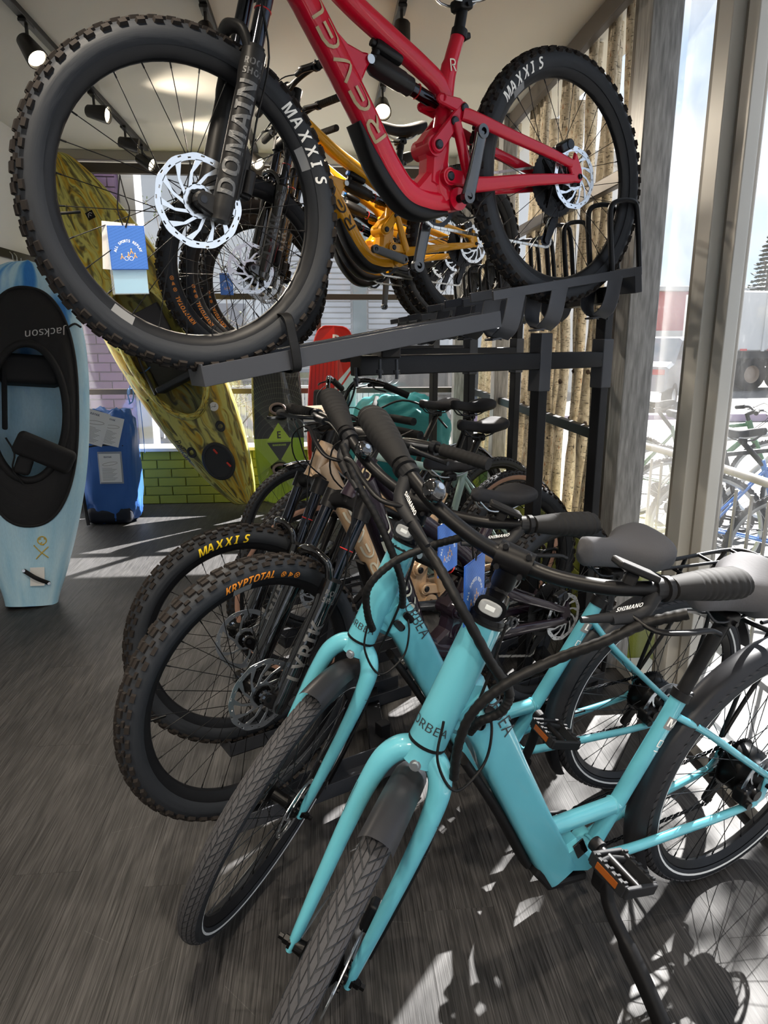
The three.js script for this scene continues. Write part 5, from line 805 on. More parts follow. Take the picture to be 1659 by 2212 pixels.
{ // pale blue kayak with its black spray deck
  const L = 1.86, o = kayak({ label: 'pale blue kayak with black spray skirt leaning against the white wall', L, mat: blueK, rimMat: neo, cw: 0.185, ct: 0.56, cl: 0.36, egg: 0.0, rimR: 0.02,
    hw: (t) => tab([0.13, 0.18, 0.225, 0.26, 0.285, 0.297, 0.3, 0.295, 0.275, 0.225, 0.0], t), deck: (t) => 0.03 + 0.11 * Math.sin(PI * Math.min(1, 0.12 + 0.8 * t)) * (t > 0.92 ? Math.sqrt(Math.max(0, 1 - ((t - 0.92) / 0.08) ** 2)) : 1), hull: (t) => 0.05 + 0.13 * Math.sin(PI * Math.min(1, 0.1 + 0.8 * t)) * (t > 0.92 ? Math.sqrt(Math.max(0, 1 - ((t - 0.92) / 0.08) ** 2)) : 1) });
  const { k, P } = o;
  // skirt: a sheet over the deck round the cockpit
  const inside = (x, y, g) => { const dt = (y - 0.575 * L) / (0.63 + g), dx = x / (0.238 + g); return Math.abs(dx) ** 2.3 + Math.abs(dt) ** 2.6 < 1; };
  part(k, 'spray_skirt', patch((a, b) => { const r = a, th = b * 2 * PI; const ox = 0.24 * Math.sign(Math.cos(th)) * Math.abs(Math.cos(th)) ** 0.85, oy = 0.63 * Math.sign(Math.sin(th)) * Math.abs(Math.sin(th)) ** 0.8, ix = 0.178 * Math.cos(th), iy = 0.34 * Math.sin(th) - 0.03; const x = ix + (ox - ix) * r, y = 0.575 * L + iy + (oy - iy) * r; return P(x, y, 0.006 + 0.012 * Math.sin(r * PI) + 0.002 * n2(x * 40, y * 40)); }, 14, 80), neo); void inside;
  const hem = []; for (let i = 0; i <= 60; i++) { const th = (i / 60) * 2 * PI; hem.push(P(0.24 * Math.sign(Math.cos(th)) * Math.abs(Math.cos(th)) ** 0.85, 0.575 * L + 0.63 * Math.sign(Math.sin(th)) * Math.abs(Math.sin(th)) ** 0.8, 0.006)); }
  part(k, 'skirt_hem', sweep(hem, 0.009, { rs: 6, seg: 100, cap: false }), neo);
  part(k, 'skirt_lettering', lettering('Jackson', 0.042, (x, y) => V(...P(-x * 1.0 + 0.09, 1.47 - y - x * 0.22, 0.024)), { font: fontR, tess: 0.02 }), inkW);
  part(k, 'skirt_cord', merge([sweep([P(-0.1, 0.9, 0.05), P(-0.06, 0.82, 0.05), P(-0.07, 0.74, 0.04), P(-0.02, 0.66, 0.03)], 0.005, { rs: 5 }), sweep([P(0.19, 1.5, 0.02), P(0.23, 1.53, 0.03), P(0.26, 1.52, 0.03)], 0.006, { rs: 5 })]), neo);
  part(k, 'seat_back', merge([at(rbox(0.3, 0.13, 0.07, 0.03, 2).rotateZ(-0.42).rotateX(0.3), 0.08, 0.83, 0.17), at(rbox(0.08, 0.1, 0.06, 0.02).rotateZ(-0.3), -0.02, 0.76, 0.16)]), neo);
  part(k, 'foam_pillar', bx(-0.15, 0.15, 1.2, 1.36, -0.12, 0.05, 0.03), neo);
  part(k, 'foot_brace', bx(-0.13, -0.105, 0.95, 1.35, 0.02, 0.06, 0.008), neo);
  part(k, 'bow_print', lettering('ROCK STAR', 0.028, (x, y) => V(...P(-0.27 - y * 0.6, 1.25 + x, 0.003)), { tess: 0.02 }), mat('#14384a', 0.6));
  { const g = grp(k, 'deck_emblem'); part(g, 'emblem_ring', (() => { const pts = [...circ(0.021, 20), [0.021, 0]].map(([x, y]) => P(x + 0.06, y + 0.36, 0.003)); return sweep(pts, 0.003, { rs: 5, seg: 40, cap: false }); })(), mat(lin(0.62, 0.42, 0.05), 0.6)); part(g, 'emblem_stroke', merge([[[0.06, 0.35], [0.05, 0.34], [0.07, 0.335]], [[0.02, 0.335], [0.05, 0.3], [0.09, 0.265]], [[0.09, 0.325], [0.06, 0.295], [0.03, 0.26]], [[0.045, 0.365], [0.055, 0.37]], [[0.068, 0.37], [0.078, 0.365]]].map((l) => sweep(l.map(([x, y]) => P(x, y, 0.003)), 0.0028, { rs: 5 }))), mat(lin(0.62, 0.42, 0.05), 0.6)); }
  { const g = grp(k, 'carry_handle'), A = P(-0.03, 0.2, 0.012), B = P(0.09, 0.125, 0.012); part(g, 'handle_strap', sweep([A, [(A[0] + B[0]) / 2, (A[1] + B[1]) / 2, A[2] + 0.03], B], [0.012, 0.004], { rs: 8, seg: 16 }), neo); for (const q of [A, B]) part(g, 'handle_screw', lat(q, [q[0], q[1], q[2] + 0.01], [[0.009, 0], [0.008, 0.008], [0, 0.009]], 10), M.steel); }
  part(k, 'price_paper', bx(-0.0, 0.07, 0.115, 0.215, 0, 0.001, 0.0004).translate(0.0, 0, P(0.035, 0.16)[2] + 0.01), M.white);
  const z = V(0.30, 0.18, 0.94).normalize(), y = V(0.035, 0.985, -0.17); y.addScaledVector(z, -y.dot(z)).normalize(); const x = y.clone().cross(z);
  k.quaternion.setFromRotationMatrix(new THREE.Matrix4().makeBasis(x, y, z)); k.position.set(-1.615, 0.0, -3.82);
}
{ // yellow and black kayak leaning diagonally
  const L = 3.05, rnd1 = (t, e, p = 2) => (t > 1 - e ? Math.pow(Math.max(0, 1 - ((t - 1 + e) / e) ** p), 1 / p) : 1);
  const ends = (t) => Math.pow(Math.max(0, Math.sin(PI * Math.min(1, 0.02 + 0.97 * t))), 0.62) * rnd1(t, 0.03) * (t < 0.02 ? Math.sqrt(1 - ((0.02 - t) / 0.02) ** 2) : 1);
  const o = kayak({ label: 'yellow and black mottled kayak leaning across the far window', L, mat: yelK, rimMat: yelK, cw: 0.26, ct: 0.46, cl: 0.58, rimR: 0.028, hw: (t) => 0.004 + 0.37 * ends(t), deck: (t) => 0.004 + 0.12 * ends(t) ** 0.8, hull: (t) => 0.004 + 0.2 * ends(t) ** 0.8 });
  const { k, P } = o, dark = mat('#1a1b1e', 0.5), seat = mat('#26251f', 0.7);
  { const g = grp(k, 'hatch'), c = P(-0.02, 0.42, 0.0); const ov = (q) => circ(1, 36).map(([x, y]) => [x * 0.125 * q, y * 0.16 * q]); part(g, 'hatch_lid', at(ext(shp(ov(1)), 0.03, 0.008), c[0], c[1], c[2] + 0.012), dark); part(g, 'hatch_ridge', at(ext(shp(ov(0.86), [ov(0.8).reverse()]), 0.012, 0.002), c[0], c[1], c[2] + 0.03), dark); for (const [x, y] of [[0.02, 0.08], [0.065, -0.06]]) part(g, 'hatch_latch', at(rbox(0.016, 0.05, 0.014, 0.005).rotateZ(0.25), c[0] + x, c[1] + y, c[2] + 0.036), mat(lin(0.6, 0.04, 0.02), 0.5)); }
  for (const [x, y] of [[-0.18, 0.58], [0.13, 0.66]]) { const c = P(x, y); part(k, 'rod_holder', merge([at(ext(shp(circ(0.042, 20).map(([a, b]) => [a * 0.85, b * 1.1]), [circ(0.02, 14).reverse()]), 0.012, 0.003), c[0], c[1], c[2] + 0.006), lat([c[0], c[1], c[2] - 0.05], [c[0], c[1], c[2] + 0.01], [[0, 0.01], [0.02, 0.012], [0.021, 0.06]], 14)]), dark); }
  { const g = grp(k, 'seat'), zz = 0.02; part(g, 'seat_pan', at(rbox(0.34, 0.3, 0.04, 0.015).rotateX(-0.1), 0, 1.28, zz), seat); part(g, 'seat_back', at(rbox(0.34, 0.05, 0.2, 0.015), 0, 1.12, zz + 0.07), dark); part(g, 'seat_frame', merge([sweep([[-0.19, 1.1, 0.16], [-0.19, 1.42, 0.06], [-0.17, 1.46, 0.05], [0.17, 1.46, 0.05], [0.19, 1.42, 0.06], [0.19, 1.1, 0.16]], 0.012, { rs: 8 })]), dark); part(g, 'seat_cushion', at(rbox(0.3, 0.24, 0.03, 0.012).rotateX(-0.1), 0, 1.62, zz + 0.02), mat('#3b3a40', 0.7)); }
  part(k, 'deck_badge', (() => { const c = P(0.03, 2.5, 0.004); return at(rbox(0.06, 0.06, 0.004, 0.002), c[0], c[1], c[2]); })(), M.blackSatin);
  part(k, 'badge_print', (() => { const c = P(0.03, 2.5, 0.008); return strokes([[[-0.018, -0.012], [-0.01, 0.012], [0.006, 0.016], [0.02, 0.004]], [[-0.004, 0.004], [0.006, -0.01]]], 0.003, (x, y) => V(c[0] + x, c[1] + y, c[2] + 0.002)); })(), M.white);
  part(k, 'sticker', (() => { const c = P(0.16, 0.82, 0.003); return at(ext(shp(circ(0.036, 24)), 0.002), c[0], c[1], c[2]); })(), M.white);
  part(k, 'bird_sticker', (() => { const c = P(0.16, 0.82, 0.003); return strokes([[[-0.022, 0.002], [-0.008, 0.006], [0.004, -0.006], [0.02, 0.012]], [[0, 0], [0.016, -0.008]]], 0.004, (x, y) => V(c[0] + x, c[1] + y, c[2] + 0.003)); })(), M.decalGrey);
  part(k, 'side_lettering', lettering('Pelican', 0.05, (x, y) => V(...P(-0.245 + y, 0.62 - x * 0.9, 0.003)), { font: fontR, slant: 0.2, tess: 0.03 }), dark);
  part(k, 'bow_rope', merge([sweep([P(-0.02, 1.98, 0.03), P(-0.1, 2.04, 0.06), P(-0.05, 2.12, 0.05), P(0.1, 2.1, 0.05), P(0.2, 2.0, 0.03)], 0.004, { rs: 5 })]), mat(lin(0.4, 0.3, 0.03), 0.7));
  for (const s of [-1, 1]) for (let i = 0; i < 5; i++) { const c = P(s * 0.285, 1.1 + i * 0.22, 0.002); part(k, 'deck_screw', at(ext(shp(circ(0.009, 10)), 0.004), c[0], c[1], c[2]), dark); }
  const y = V(-1.36, 2.72, -0.26).normalize(), z = V(-0.05, 0.1, 1); z.addScaledVector(y, -z.dot(y)).normalize(); const x = y.clone().cross(z);
  k.quaternion.setFromRotationMatrix(new THREE.Matrix4().makeBasis(x, y, z)); k.position.set(-0.64, 0.08, -5.83);
  const r = thing('tie_cord', 'blue cord tying the yellow kayak to the window bar', 'cord'), rm = mat(lin(0.03, 0.09, 0.2), 0.8);
  part(r, 'cord_loop', merge([sweep([[-1.62, 0.96, -6.2], [-1.58, 1.05, -6.1], [-1.5, 1.14, -5.98], [-1.4, 1.16, -5.85], [-1.34, 1.2, -5.8]], 0.005, { rs: 6 }), sweep([[-1.62, 0.88, -6.19], [-1.63, 1.0, -6.2], [-1.6, 1.0, -6.24], [-1.6, 0.9, -6.2], [-1.63, 0.88, -6.19]], 0.006, { rs: 6 }), sweep([[-1.5, 1.14, -5.98], [-1.5, 0.85, -6.05], [-1.47, 0.5, -5.95]], 0.0035, { rs: 5 })]), rm);
}
// ---------- soft bags ----------
function bag(name, label, c, r, e, m, wob, extra) {
  const g = thing(name, label, 'bag');
  part(g, 'bag_body', patch((u, v) => { const a = u * 2 * PI, b = (v - 0.5) * PI, p = (q, k) => Math.sign(q) * Math.abs(q) ** k, cb = p(Math.cos(b), e[1]), x = p(Math.cos(a), e[0]) * cb, z = p(Math.sin(a), e[0]) * cb, y = p(Math.sin(b), e[1]); const w = 1 + wob * fbm3(x * 1.7 + c[0] * 3, y * 1.7, z * 1.7, 4); return [c[0] + x * r[0] * w, Math.max(0.005, c[1] + y * r[1] * w), c[2] + z * r[2] * w]; }, 64, 40), m);
  extra?.(g); return g;
}
const paper = canvasTex(256, 340, (x, w, h) => { x.fillStyle = '#dfe3e8'; x.fillRect(0, 0, w, h); x.fillStyle = '#3c4a66'; x.font = 'bold 30px sans-serif'; x.fillText('KAYAK', 60, 50); x.strokeStyle = '#555'; x.lineWidth = 3; x.beginPath(); x.ellipse(128, 120, 90, 18, -0.15, 0, 6.3); x.stroke(); x.fillStyle = '#8a8f98'; for (let i = 0; i < 12; i++) x.fillRect(30, 170 + i * 13, 120 + ((i * 53) % 70), 4); });
{
  const bm = mat(lin(0.025, 0.12, 0.42), 0.6, 0, { bumpMap: grainTex, bumpScale: 0.001 }), pm = mat('#ffffff', 0.5, 0, { map: paper });
  bag('pack_bag', 'blue pack bag with paper sheets standing by the green wall', [-1.68, 0.43, -5.72], [0.21, 0.44, 0.19], [0.6, 0.35], bm, 0.12, (g) => {
    part(g, 'base_panel', bx(-1.86, -1.51, 0.0, 0.14, -5.9, -5.53, 0.05), mat('#0c1526', 0.7));
    part(g, 'clear_pocket', bx(-1.72, -1.54, 0.33, 0.58, -5.53, -5.522, 0.003), mat('#dfe8f0', 0.15, 0, { transmission: 0.6, thickness: 0 }));
    part(g, 'zip_line', sweep([[-1.86, 0.6, -5.545], [-1.7, 0.63, -5.525], [-1.53, 0.62, -5.55]], 0.006, { rs: 6 }), neo);
    part(g, 'strap', sweep([[-1.84, 0.62, -5.55], [-1.86, 0.4, -5.53], [-1.85, 0.12, -5.53], [-1.83, 0.01, -5.5]], [0.014, 0.004], { rs: 6 }), neo);
    const q = new THREE.PlaneGeometry(0.16, 0.22); let s = part(g, 'paper_sheet', q, pm); s.position.set(-1.63, 0.455, -5.515);
    s = part(g, 'paper_sheet', q.clone().scale(1.2, 1.15, 1), pm); s.position.set(-1.72, 0.77, -5.5); s.rotation.set(-0.18, 0, -0.3);
    s = part(g, 'paper_sheet', q.clone().scale(1.0, 1.0, 1), pm); s.position.set(-1.6, 0.74, -5.51); s.rotation.set(-0.15, 0, -0.25);
  });
  const tm = mat(lin(0.004, 0.17, 0.19), 0.65, 0, { bumpMap: grainTex, bumpScale: 0.001 });
  bag('duffel_bag', 'teal duffel bag lying behind the parked bikes', [0.6, 0.5, -5.6], [0.4, 0.49, 0.25], [0.75, 0.6], tm, 0.1, (g) => {
    part(g, 'zip_line', sweep([[0.24, 0.8, -5.38], [0.42, 0.9, -5.36], [0.6, 0.965, -5.37], [0.8, 0.9, -5.37], [0.95, 0.75, -5.4]], 0.008, { rs: 6 }), neo);
    part(g, 'carry_strap', sweep([[0.36, 0.7, -5.35], [0.38, 0.9, -5.38], [0.42, 0.985, -5.5]], [0.018, 0.004], { rs: 6 }), neo);
  });
}
// ---------- boards leaning on the far window ----------
function boardShape(w, h) { const s = []; for (let i = 0; i < 56; i++) { const a = (i / 56) * 2 * PI; s.push([w * Math.sign(Math.cos(a)) * Math.abs(Math.cos(a)) ** 0.45, h * Math.sign(Math.sin(a)) * Math.abs(Math.sin(a)) ** 0.75]); } return s; }
function board(name, label, w, h, pos, rot, tex, extra) {
  const g = thing(name, label, 'wakeboard'), q = ext(shp(boardShape(w, h)), 0.022, 0.006), p = q.attributes.position, u = q.attributes.uv;
  for (let i = 0; i < p.count; i++) { const y = p.getY(i) / h; p.setZ(i, p.getZ(i) + 0.06 * y * y * y * y); u.setXY(i, p.getX(i) / (2 * w) + 0.5, y / 2 + 0.5); }
  q.computeVertexNormals(); part(g, 'board_deck', q, mat('#ffffff', 0.3, 0, { map: tex, clearcoat: 0.5 })); extra?.(g); g.position.set(...pos); g.rotation.set(...rot); return g;
}
const wkTex = canvasTex(360, 1100, (x, w, h) => {
  x.fillStyle = '#101112'; x.fillRect(0, 0, w, h); x.fillStyle = '#9ab82a'; x.fillRect(0, h * 0.62, w, h * 0.38);
  x.strokeStyle = 'rgba(190,195,160,0.55)'; x.lineWidth = 1.6; for (let i = -16; i <= 16; i++) { x.beginPath(); x.moveTo(w / 2, h * 0.6); x.lineTo(w / 2 + i * 40, -60); x.stroke(); } for (let r = 60; r < 420; r += 34) { x.beginPath(); x.arc(w / 2, h * 0.66, r, PI, 2 * PI); x.stroke(); }
  x.strokeStyle = 'rgba(40,60,10,0.5)'; for (let i = -12; i <= 12; i++) { x.beginPath(); x.moveTo(w / 2, h * 0.74); x.lineTo(w / 2 + i * 40, h + 30); x.stroke(); }
  x.fillStyle = '#b4d436'; x.beginPath(); x.moveTo(w * 0.5, h * 0.53); x.lineTo(w * 0.74, h * 0.635); x.lineTo(w * 0.26, h * 0.635); x.fill();
  x.fillStyle = '#0e0f10'; x.beginPath(); x.moveTo(w * 0.26, h * 0.645); x.lineTo(w * 0.74, h * 0.645); x.lineTo(w * 0.5, h * 0.755); x.fill();
  x.fillStyle = '#1b1d10'; x.font = 'bold 64px sans-serif'; x.textAlign = 'center'; x.fillText('E', w * 0.5, h * 0.622); x.fillStyle = '#b4d436'; x.font = 'bold 16px sans-serif'; x.fillText('WAKEBOARD', w * 0.5, h * 0.665); x.beginPath(); x.arc(w * 0.56, h * 0.2, 16, 0, 6.3); x.fill(); x.fillStyle = '#101112'; x.font = 'bold 20px sans-serif'; x.fillText('N', w * 0.56, h * 0.207);
});
function binding(g, y, s) { const b = grp(g, 'binding'); part(b, 'boot', patch((u, v) => { const a = u * 2 * PI, t = v; return [0.075 * Math.cos(a) * (1 - 0.25 * t), y + 0.05 * Math.sin(a) * (1 - 0.2 * t) + s * 0.03 * t, 0.01 + 0.12 * t]; }, 24, 8), neo); part(b, 'boot_liner', sweep(circ(1, 20).concat([[1, 0]]).map(([a, c]) => [0.057 * a, y + 0.04 * c + s * 0.03, 0.13]), 0.011, { rs: 6, seg: 40, cap: false }), mat('#8c7a74', 0.8)); part(b, 'boot_strap', sweep([[-0.075, y, 0.03], [-0.03, y - 0.03, 0.1], [0.04, y - 0.04, 0.1], [0.08, y, 0.03]], [0.016, 0.005], { rs: 6 }), M.blackSatin); }
board('wakeboard', 'black and lime wakeboard with a green triangle leaning on the window', 0.205, 0.7, [-0.37, 0.78, -5.92], [-0.22, 0.06, 0.03], wkTex, (g) => { binding(g, 0.03, 1); binding(g, -0.4, -1); });
const redTex = canvasTex(300, 900, (x, w, h) => { x.fillStyle = '#c8c6c2'; x.fillRect(0, 0, w, h); x.fillStyle = '#c41d0c'; x.beginPath(); x.moveTo(0, h); x.lineTo(0, 0); x.lineTo(w, 0); x.lineTo(w, h * 0.2); x.lineTo(w * 0.62, h * 0.36); x.lineTo(w * 0.2, h * 0.62); x.lineTo(w * 0.1, h); x.fill(); x.strokeStyle = '#8d1408'; x.lineWidth = 5; for (let i = 0; i < 8; i++) { x.beginPath(); x.moveTo(20 + i * 24, h * 0.12); x.lineTo(20 + i * 24, h * 0.42); x.stroke(); } x.fillStyle = '#e9e2df'; x.font = 'bold 90px sans-serif'; x.fillText('R', w * 0.45, h * 0.13); x.strokeStyle = '#c41d0c'; x.lineWidth = 10; x.beginPath(); x.moveTo(w * 0.3, h * 0.6); x.lineTo(w * 0.95, h * 0.25); x.stroke(); });
board('kneeboard', 'red and white kneeboard leaning on the window beside the black wakeboard', 0.2, 0.62, [0.075, 0.9, -5.95], [-0.18, -0.1, -0.06], redTex, (g) => { part(g, 'knee_pad', bx(-0.15, 0.15, -0.42, 0.1, 0.015, 0.06, 0.022), mat('#2a2a2c', 0.85)); });
// ---------- price tags ----------
const tagTex = canvasTex(256, 300, (x, w, h) => {
  const g = x; g.fillStyle = '#4173c6'; g.fillRect(0, 0, w, h); for (let i = 0; i < 900; i++) { g.fillStyle = i % 2 ? 'rgba(90,130,220,0.25)' : 'rgba(20,50,120,0.25)'; g.fillRect((i * 71) % w, (i * 131) % h, 6, 3); }
  g.fillStyle = '#f2f2ee'; g.font = 'bold 26px sans-serif'; g.textAlign = 'center'; const s = 'ALL SPORTS REPLAY', n = s.length;
  for (let i = 0; i < n; i++) { const a = -PI * 0.92 + (PI * 0.84 * i) / (n - 1); g.save(); g.translate(128 + 84 * Math.cos(a), 195 + 84 * Math.sin(a)); g.rotate(a + PI / 2); g.fillText(s[i], 0, 0); g.restore(); }
  g.strokeStyle = '#e8a33c'; g.lineWidth = 6; for (const [a, b] of [[80, 205], [128, 195], [175, 200], [150, 170]]) { g.beginPath(); g.moveTo(a - 10, b + 26); g.lineTo(a, b); g.lineTo(a + 12, b + 22); g.stroke(); g.beginPath(); g.arc(a, b - 10, 5, 0, 6.3); g.fillStyle = '#f4d9a8'; g.fill(); } g.strokeStyle = '#f0f0ea'; g.lineWidth = 3; g.beginPath(); g.arc(112, 225, 14, 0, 6.3); g.stroke(); g.beginPath(); g.arc(146, 225, 14, 0, 6.3); g.stroke();
});
const tagBlue = mat('#ffffff', 0.35, 0, { map: tagTex }), paleBlue = mat('#a9d6e8', 0.4), card = mat('#e6e4e2', 0.6), sleeve = mat('#f4f8fb', 0.08, 0, { transmission: 0.9, thickness: 0, ior: 1.45 });
function face(parent, name, w, h, m, p, r) { const f = part(parent, name, new THREE.PlaneGeometry(w, h), m); f.position.set(...p); if (r) f.rotation.set(...r); return f; }
function priceTag(label, p, ry, { w = 0.105, full = true, cord = 0.09, rz = 0.03, to = [0.0, 0, 0] } = {}) {
  const g = thing('price_tag', label, 'price tag', 'blue price tags'), h = w * 1.18;
  part(g, 'tag_card', at(rbox(w, h, 0.0016, 0.0006), 0, -h / 2 - cord, 0), mat('#2f62c0', 0.4)); face(g, 'tag_print', w * 0.97, h * 0.97, tagBlue, [0, -h / 2 - cord, 0.0012]);
  if (full) { part(g, 'tag_sleeve', at(rbox(w * 1.0, h * 1.5, 0.0012, 0.0004), -0.004, -cord - h * 0.82, -0.004), sleeve); part(g, 'sleeve_card', at(rbox(w * 0.92, h * 0.55, 0.0008, 0.0003), -0.002, -cord - h * 1.27, -0.007), paleBlue); const wc = part(g, 'back_card', rbox(w * 0.9, h * 1.1, 0.001, 0.0004), card); wc.position.set(-w * 0.25, -cord - h * 0.45, -0.018); wc.rotation.z = -0.09; }
  part(g, 'tag_cord', merge([sweep([[0, -cord - 0.004, 0.001], [0.012, -cord + 0.03, 0.004], [0.006, -cord * 0.4, 0.002], to], 0.0016, { rs: 5 }), sweep([[-0.004, -cord - 0.004, -0.001], [-0.012, -cord + 0.03, 0], [-0.008, -cord * 0.4, 0], to], 0.0016, { rs: 5 })]), M.cable);
  g.position.set(...p); g.rotation.set(0, ry, rz); return g;
}
// ---------- tags on the bikes ----------
priceTag('blue price tag with pale card hanging in the red bike front wheel', [-0.416, 1.757, -1.662], 0.18, { w: 0.076, cord: 0.1 });
priceTag('small blue price tag in the front wheel of the first yellow bike', [-0.4, 1.72, -3.22], 0.9, { w: 0.075, full: false, cord: 0.03 });
priceTag('blue price tag hanging from the handlebar of the turquoise size M bike', [0.25, 1.075, -1.125], 0.98, { w: 0.092, full: false, cord: 0.012 });
priceTag('blue price tag hanging from the handlebar of the turquoise size L bike', [0.27, 1.05, -1.5], 0.95, { w: 0.1, full: false, cord: 0.02 });
{ const g = thing('paper_tag', 'handwritten paper tag lying on the crowded handlebars', 'price tag'), t = canvasTex(256, 180, (x, w, h) => { x.fillStyle = '#e8dccb'; x.fillRect(0, 0, w, h); x.strokeStyle = '#b07c45'; x.lineWidth = 4; for (let i = 0; i < 5; i++) { x.beginPath(); for (let k = 0; k < 12; k++) x.lineTo(60 + k * 12 + (i % 2) * 10, 40 + i * 26 + 8 * Math.sin(k * 2.1 + i)); x.stroke(); } });
  part(g, 'tag_card', rbox(0.085, 0.058, 0.0014, 0.0005), card); face(g, 'tag_print', 0.083, 0.056, mat('#ffffff', 0.4, 0, { map: t }), [0, 0, 0.001]); g.position.set(-0.02, 1.2, -2.18); g.rotation.set(-0.7, 0.1, 0.12); }
// ---------- outside ----------
const GY = -0.25;
{
  const asphalt = mat('#ffffff', 0.9, 0, { map: dataTex(256, 256, (u, v) => { const c = 0.33 + 0.04 * fbm(u * 8, v * 8, 4) + 0.05 * fbm(u * 60, v * 60, 2); return [c, c * 0.99, c * 0.98]; }, true, [30, 30]) });
  const g = new THREE.PlaneGeometry(260, 260).rotateX(-PI / 2); single('street', g.translate(40, GY, -90), asphalt, 'sunlit pale asphalt street outside the windows', 'street', null, 'structure');
  single('sidewalk', bx(XR + 0.4, 7.0, GY, -0.03, -12.5, 6, 0.01), mat(lin(0.085, 0.083, 0.08), 0.85), 'pale concrete sidewalk under the parked bicycles', 'sidewalk', null, 'structure');
  single('kerb', bx(-6, 30, GY, GY + 0.16, -14.2, -13.9, 0.02), mat(lin(0.42, 0.32, 0.42), 0.8), 'faded purple painted kerb along the street', 'kerb', null, 'structure');
  single('foundation', bx(XL - 0.2, XR + 0.36, GY, -0.12, ZF - 0.25, ZB + 0.2, 0.005), mat(lin(0.3, 0.3, 0.29), 0.9), 'concrete plinth under the shop', 'foundation', null, 'structure');
}
{ // galvanised barrier
  const f = thing('crowd_barrier', 'galvanised steel barrier along the sidewalk outside', 'barrier'), gm = mat('#7d7a74', 0.5, 0.3), X = 1.92, top = 0.735;
  part(f, 'top_rail', sweep([[X, 0.06, -4.85], [X, 0.66, -4.83], [X, top, -4.72], [X, top, -1.2], [X, 0.66, -1.05], [X, 0.06, -1.03]], 0.02, { rs: 10, seg: 80 }), gm);
  part(f, 'bottom_rail', cyl([X, 0.06, -4.84], [X, 0.06, -1.03], 0.016, 8), gm);
  for (let z = -4.72; z < -1.1; z += 0.125) part(f, 'bar', once('bar', () => cyl([0, 0.06, 0], [0, top, 0], 0.0085, 6)), gm).position.set(X, 0, z);
  for (const z of [-4.4, -1.5]) part(f, 'foot', merge([bx(X - 0.25, X + 0.25, -0.03, -0.016, z - 0.03, z + 0.03, 0.003), cyl([X, -0.02, z], [X, 0.06, z], 0.016, 8)]), gm);
}
{
  const blue = mat(lin(0.01, 0.14, 0.5), 0.25, 0, { clearcoat: 1 }), sil = mat(lin(0.5, 0.5, 0.5), 0.35, 0.5), blk = M.blackSatin, grn = mat(lin(0.03, 0.13, 0.05), 0.4);
  const o = { group: 'bicycles parked outside', R: 0.342, r: 0.016, spokeMat: M.silverSpoke, rimMat: M.steel, drop: true, spokes: 20 };
  const y = -0.03 + 0.342;
  plainBike({ ...o, label: 'blue road bicycle parked outside behind the barrier', frameMat: blue, p: [2.28, y, -3.95], al: PI - 0.35, lean: 0.05, saddle: [0.15, 0.58] });
  plainBike({ ...o, label: 'black road bicycle outside, just past the blue one', frameMat: blk, p: [2.35, y, -4.5], al: PI - 0.32, lean: -0.04, saddle: [0.15, 0.6] });
  plainBike({ ...o, label: 'silver road bicycle outside, second past the blue one', frameMat: sil, p: [2.5, y, -5.05], al: PI - 0.3, lean: 0.05, saddle: [0.15, 0.57] });
  plainBike({ ...o, label: 'dark green bicycle outside at the end of the row', frameMat: grn, p: [2.55, y, -5.6], al: PI - 0.33, lean: 0.02, drop: false, saddle: [0.15, 0.6] });
  plainBike({ ...o, label: 'black bicycle outside, between the blue one and the shop door', frameMat: blk, p: [2.46, y, -3.4], al: PI - 0.4, lean: -0.05, saddle: [0.15, 0.6] });
  plainBike({ ...o, label: 'grey bicycle outside, closest to the shop door', frameMat: sil, p: [2.46, y, -2.75], al: PI - 0.4, lean: 0.04, drop: false, saddle: [0.15, 0.62] });
}
function car(name, label, cat, m, p, ry, { L = 4.4, W = 1.8, H = 1.45, bed = false } = {}) {
  const g = thing(name, label, cat), dk = mat('#10141a', 0.15), prof = bed ? [[-0.5, 0.3], [-0.5, 0.62], [-0.08, 0.64], [-0.03, 1], [0.17, 1], [0.27, 0.66], [0.47, 0.6], [0.5, 0.32]] : [[-0.5, 0.3], [-0.49, 0.62], [-0.36, 0.68], [-0.24, 0.98], [0.1, 1], [0.26, 0.68], [0.46, 0.58], [0.5, 0.32]];
  part(g, 'body', ext(shp(prof.map(([x, y]) => [x * L, y * H])), W, 0.06), m);
  const wp = bed ? [[-0.02, 0.66], [0, 0.94], [0.15, 0.94], [0.23, 0.67]] : [[-0.32, 0.7], [-0.22, 0.93], [0.08, 0.94], [0.2, 0.7]];
  for (const s of [-1, 1]) part(g, 'side_window', at(ext(shp(wp.map(([x, y]) => [x * L, y * H])), 0.02), 0, 0, s * W / 2), dk);
  for (const x of [-0.31, 0.31]) for (const s of [-1, 1]) { const w = grp(g, 'wheel'), q = [x * L, 0.34, s * (W / 2 - 0.1)]; part(w, 'tire', at(lathe([[0.2, -0.1], [0.32, -0.11], [0.345, -0.07], [0.345, 0.07], [0.32, 0.11], [0.2, 0.1]], 26), ...q), M.tread); part(w, 'wheel_rim', at(lathe([[0, s * 0.1], [0.06, s * 0.09], [0.19, s * 0.07], [0.21, s * 0.1]], 20), ...q), M.steel); }
  part(g, 'head_lamp', at(rbox(0.06, 0.14, W * 0.9, 0.03), 0.48 * L, 0.52 * H, 0), mat('#dfe6ec', 0.1)); part(g, 'tail_lamp', at(rbox(0.05, 0.12, W * 0.92, 0.02), -0.495 * L, 0.55 * H, 0), mat(lin(0.4, 0.02, 0.02), 0.3));
  g.position.set(...p); g.rotation.y = ry; return g;
}
